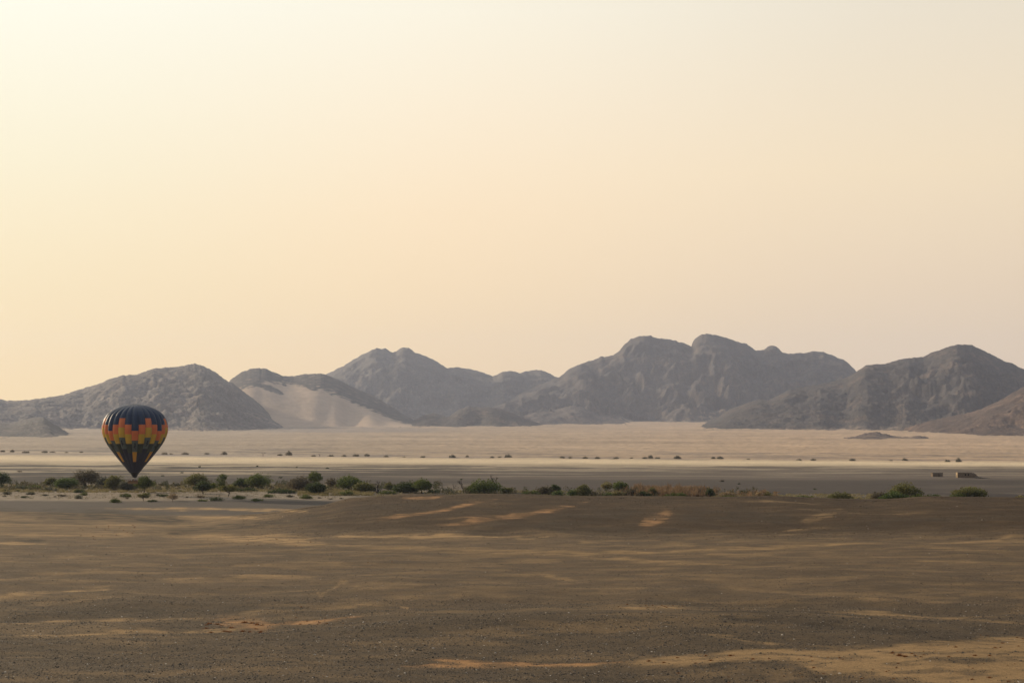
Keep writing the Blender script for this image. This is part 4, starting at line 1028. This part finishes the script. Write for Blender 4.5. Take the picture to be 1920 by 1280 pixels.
for i in range(70):
    t_ = rr_.rand(); cx, cy, s = -4.3 + 8.4 * t_, rr_.uniform(-.8, .8), rr_.uniform(.12, .42) * (1.25 - .7 * t_)
    q = rr_.uniform(.7, 1.2, 6) * s
    zz = max(0, (1 - t_) * .8 * rr_.rand())
    V = [(cx-q[0],cy,zz+.1),(cx+q[1],cy,zz+.05),(cx,cy-q[2],zz+.08),(cx,cy+q[3],zz+.1),(cx,cy,zz+q[4]*1.2),(cx,cy,zz-q[5])]
    rb.add((V, [(0,2,4),(2,1,4),(1,3,4),(3,0,4),(2,0,5),(1,2,5),(3,1,5),(0,3,5)]))
ro = rb.build('rubble_heap', M_RUB); ro.location = (x_, y_ - .6, z_); tag(ro, 'low grey heap of rubble trailing right from the ruined block building', 'rubble')
x_, y_, z_ = floor_at(1794, 896)
pb = MB(); pb.add(tube([(0,0,-.2),(0.03,0,.9),(.05,0,1.7)], [.14,.13,.10], 6)); po = pb.build('fence_post', M_BARK); po.location = (x_, y_, z_); tag(po, 'short dark post standing at the left corner of the ruined building', 'post')

# ------------------------------------------------------------------ stones and tufts on the near slope
def slope_point(px, row, lo=24, hi=330):
    Yc = np.exp(np.linspace(math.log(lo), math.log(hi), 500))
    rr = np.minimum.accumulate(ground_row(np.full(500, float(px)), Yc))
    return float(np.interp(-row, -rr, Yc))
def stones(name, n, seed, size, rows, cols, dens_min=0.0, bright=0.0, rowpow=1.0, pxr=(-60, 1980)):
    r = np.random.RandomState(seed); N = int(n * 2.4)
    # sample evenly in what is seen, then measure distance on a lookup table
    gp = np.linspace(pxr[0], pxr[1], 60); rowl = np.linspace(rows[0], rows[1], 160)
    tab = np.zeros((60, 160))
    for i, p in enumerate(gp):
        Yc = np.exp(np.linspace(math.log(22), math.log(330), 700)); rr = np.minimum.accumulate(ground_row(np.full(700, p), Yc))
        tab[i] = np.interp(-rowl, -rr, Yc)
    px = r.uniform(pxr[0], pxr[1], N); row = rows[0] + (rows[1] - rows[0]) * r.rand(N) ** rowpow
    fi = (px - pxr[0]) / (pxr[1] - pxr[0]) * 58.99; fj = (row - rows[0]) / (rows[1] - rows[0]) * 158.99
    i, j = fi.astype(int), fj.astype(int); u, v = fi - i, fj - j
    Y = (tab[i, j]*(1-u) + tab[i+1, j]*u)*(1-v) + (tab[i, j+1]*(1-u) + tab[i+1, j+1]*u)*v
    Y = Y * (1 + r.normal(size=N) * .004)
    cy = (640 - row) / F_PX; X = Y * (px - 960) / F_PX / (CP - cy * SP)
    gc, sw = paint(px.reshape(1, -1), row.reshape(1, -1), X.reshape(1, -1), Y.reshape(1, -1))
    clus = fbm(X / 2.0, Y / 1.2, 4, 300 + seed)
    p = np.clip(1.15 - 1.25 * sw[0], .03, 1) * np.clip(.6 + .8 * clus, .12, 1.3)
    k = np.where(r.rand(N) < p)[0][:n]
    X, Y, n = X[k], Y[k], len(k)
    z = ground_z(X, Y)
    s = size * np.exp(np.clip(r.normal(size=n), -2, 2.2) * .36) * (.55 + Y / 90)
    base = np.array([(1,0,.1),(.35,.9,0),(-.6,.75,.05),(-1,-.1,0),(-.45,-.85,.1),(.55,-.8,0),(.25,.2,.75),(-.35,-.1,.6)], float)
    jit = r.normal(size=(n, 8, 3)) * .18
    V = (base[None] + jit) * s[:, None, None]
    V[:, :, 2] *= r.uniform(.5, 1.1, n)[:, None]
    a = r.uniform(0, 6.28, n); ca, sa = np.cos(a)[:, None], np.sin(a)[:, None]
    x2 = V[:, :, 0] * ca - V[:, :, 1] * sa * .8; y2 = V[:, :, 0] * sa + V[:, :, 1] * ca * .8
    V = np.stack([x2 + X[:, None], y2 + Y[:, None], V[:, :, 2] + z[:, None] - .003], 2)
    Fb = np.array([(0,1,6),(1,2,6),(2,7,6),(2,3,7),(3,4,7),(4,6,7),(4,5,6),(5,0,6)])
    F = (Fb[None] + np.arange(n)[:, None, None] * 8).reshape(-1, 3)
    t = r.rand(n)[:, None]; c = np.array(cols[0]) * (1 - t) + np.array(cols[1]) * t
    br = r.rand(n) < bright
    c[br] = np.array((.50, .44, .36)) * r.uniform(.7, 1.15, (br.sum(), 1))
    o = make_mesh(name, V.reshape(-1, 3), F, M_STONE, False, np.repeat(c, 8, 0)); tag(o, kind='stuff'); return o
stones('gravel', 95000, 1, .0170, (1120, 1300), ((.022,.020,.019),(.17,.135,.10)), bright=.022)
stones('gravel', 5000, 2, .027, (1140, 1300), ((.018,.018,.019),(.10,.085,.07)), bright=.07)
stones('gravel', 30000, 3, .017, (1000, 1130), ((.045,.038,.032),(.15,.115,.08)), bright=.012)
stones('gravel', 26000, 4, .019, (925, 1010), ((.026,.018,.011),(.09,.058,.034)), bright=.004, pxr=(450, 1980))

# rust coloured dry tufts
M_TUFT = leaf_mat('rust_tuft')
def tuft_mesh(i):
    r = np.random.RandomState(900 + i); n = 150
    a = r.uniform(0, 2 * math.pi, n); rad = r.rand(n) ** .6
    P = np.stack([np.cos(a) * rad * .5, np.sin(a) * rad * .4, 0 * a], 1)
    h = (.30 * (1 - rad ** 2) + .05) * r.uniform(.6, 1.2, n)
    d = np.stack([np.cos(a + 1.57), np.sin(a + 1.57), 0 * a], 1) * .045
    tip = P + np.stack([np.cos(a) * .16, np.sin(a) * .12, h], 1)
    v = np.stack([P - d, P + d, tip], 1).reshape(-1, 3)
    c0, c1 = np.array((.10, .042, .018)), np.array((.34, .15, .06)); t = r.rand(n)[:, None]
    o = make_mesh('dry_tuft', v, np.arange(n * 3).reshape(-1, 3), M_TUFT, False, np.repeat(c0 * (1 - t) + c1 * t, 3, 0))
    return o
TM = [tuft_mesh(i) for i in range(4)]; used = set()
def tuft(px, row, wpx, label, group, hs=1.0):
    r = np.random.RandomState(int(px * 7 + row)); i = r.randint(4)
    if i in used: o = TM[i].copy(); COL.objects.link(o)
    else: o = TM[i]; used.add(i)
    Y = slope_point(px, row); cy = (640 - row) / F_PX; x = Y * (px - 960) / F_PX / (CP - cy * SP)
    s = wpx * Y / F_PX
    o.location = (x, Y, float(ground_z(np.array(x), np.array(Y))) - .01); o.scale = (s, s * r.uniform(.8, 1.3), s * hs * r.uniform(.7, 1.2)); o.rotation_euler = (0, 0, r.uniform(-.5, .5))
    tag(o, label, 'dry tuft', group); return o
rt = np.random.RandomState(55)
EXPL = [(1217,1241,10),(1245,1244,10),(1270,1236,9),(1324,1232,9),(1333,1241,12),(1370,1232,10),(1376,1230,7),(1412,1239,9),(1443,1239,9),(1434,1229,6),(1498,1240,8),(1521,1234,6),(1553,1234,6),(1575,1236,8),(1580,1239,7),(1596,1237,5),(1523,1243,8),(1526,1254,9),(1305,1246,8),(1272,1259,10),(1308,1277,9),(1366,1267,7),(1367,1275,8),(1300,1271,6),(1420,1273,8),(1470,1267,6),(1504,1268,5),(1500,1263,6),(1545,1263,9),
 (1614,1238,5),(1673,1226,12),(1687,1232,14),(1697,1234,12),(1716,1232,8),(1727,1235,8),(1732,1230,8),(1710,1227,9),(1732,1221,5),(1742,1222,4),(1754,1220,4),(1792,1214,8),(1795,1222,5),(1779,1234,8),(1828,1231,10),(1856,1231,9),(1866,1217,9),(1876,1216,7),(1880,1207,9),(1852,1193,6),(1907,1195,7),(1918,1197,8),(1839,1192,5),(1636,1255,7),(1650,1255,5),(1662,1259,7),(1684,1246,7),(1681,1252,7),(1680,1254,4),(1667,1257,6),(1763,1258,4),(1817,1253,6),(1824,1255,6),(1845,1247,6),(1889,1250,6),(1903,1247,6),(1676,1273,9),(1698,1273,7),(1616,1272,8),(1823,1274,10),(1855,1270,12),(1891,1278,10),(1910,1214,7),(1614,1231,4),(1640,1242,5)]
for p, r_w, w in EXPL:
    tuft(p, r_w, w, 'small rust brown dry tuft on the wide sand spread at the lower right', 'rust brown tufts on the lower right sand')
for i in range(26):
    tuft(rt.uniform(385, 500), rt.uniform(1164, 1180), rt.uniform(6, 17), 'rust orange dry tuft crowded on the bare sand patch at the lower left centre', 'rust orange tufts on the small sand patch', .7)
for i in range(16):
    tuft(rt.uniform(520, 670), 1166 - 8 * rt.rand() ** 2, rt.uniform(4, 7), 'tiny orange tuft along the thin sand line right of the bare sand patch', 'tiny tufts on the thin sand line', .8)
for p, w in [(1160,5),(1176,6),(1214,5),(1224,6),(1235,5),(1241,6),(1246,7),(1250,6),(1262,5),(1280,6),(1211,5)]:
    tuft(p, 1140 - 8 * rt.rand(), w, 'small rust tuft on the sand tongue above the gravel ridge right of centre', 'rust tufts above the gravel ridge')
for i in range(34):
    p = rt.uniform(140, 300); tuft(p, rt.uniform(984, 1008) + (300 - p) * .02, rt.uniform(2.2, 4), 'distant rust speck of a tuft on the sand flat at the left middle distance', 'distant tufts on the left sand flat')
for i in range(16):
    tuft(rt.uniform(330, 590), rt.uniform(1008, 1022), rt.uniform(2.5, 4), 'distant rust tuft on the sand tongue below the gravel mound', 'distant tufts on the sand tongue')
for p, r_w, w in [(1130/2+0,1137.5,6),(645,1088,4),(960+251,1120,4),(735,1055,4),(690,1056,4)]:
    tuft(p, r_w, w, 'lone small brown tuft on the open gravel slope', 'lone tufts on the open slope')
x_ = 1792; Yq = slope_point(x_, 1216)
# ------------------------------------------------------------------ haze
def haze_box():
    x0, x1, y0, y1, z0, z1 = -14200, 14200, -300, 13900, -60, 950
    v = [(x0,y0,z0),(x1,y0,z0),(x1,y1,z0),(x0,y1,z0),(x0,y0,z1),(x1,y0,z1),(x1,y1,z1),(x0,y1,z1)]
    f = [(0,3,2,1),(4,5,6,7),(0,1,5,4),(1,2,6,5),(2,3,7,6),(3,0,4,7)]
    m = bpy.data.materials.new('haze'); m.use_nodes = True
    nt = m.node_tree; nt.nodes.remove(nt.nodes['Principled BSDF'])
    pv = nt.nodes.new('ShaderNodeVolumePrincipled')
    pv.inputs['Color'].default_value = (.62, .70, .92, 1); pv.inputs['Density'].default_value = 3.5e-5
    pv.inputs['Anisotropy'].default_value = .3
    nt.links.new(pv.outputs[0], nt.nodes['Material Output'].inputs['Volume'])
    o = make_mesh('haze', v, f, m, False); tag(o, kind='stuff'); return o
haze_box()
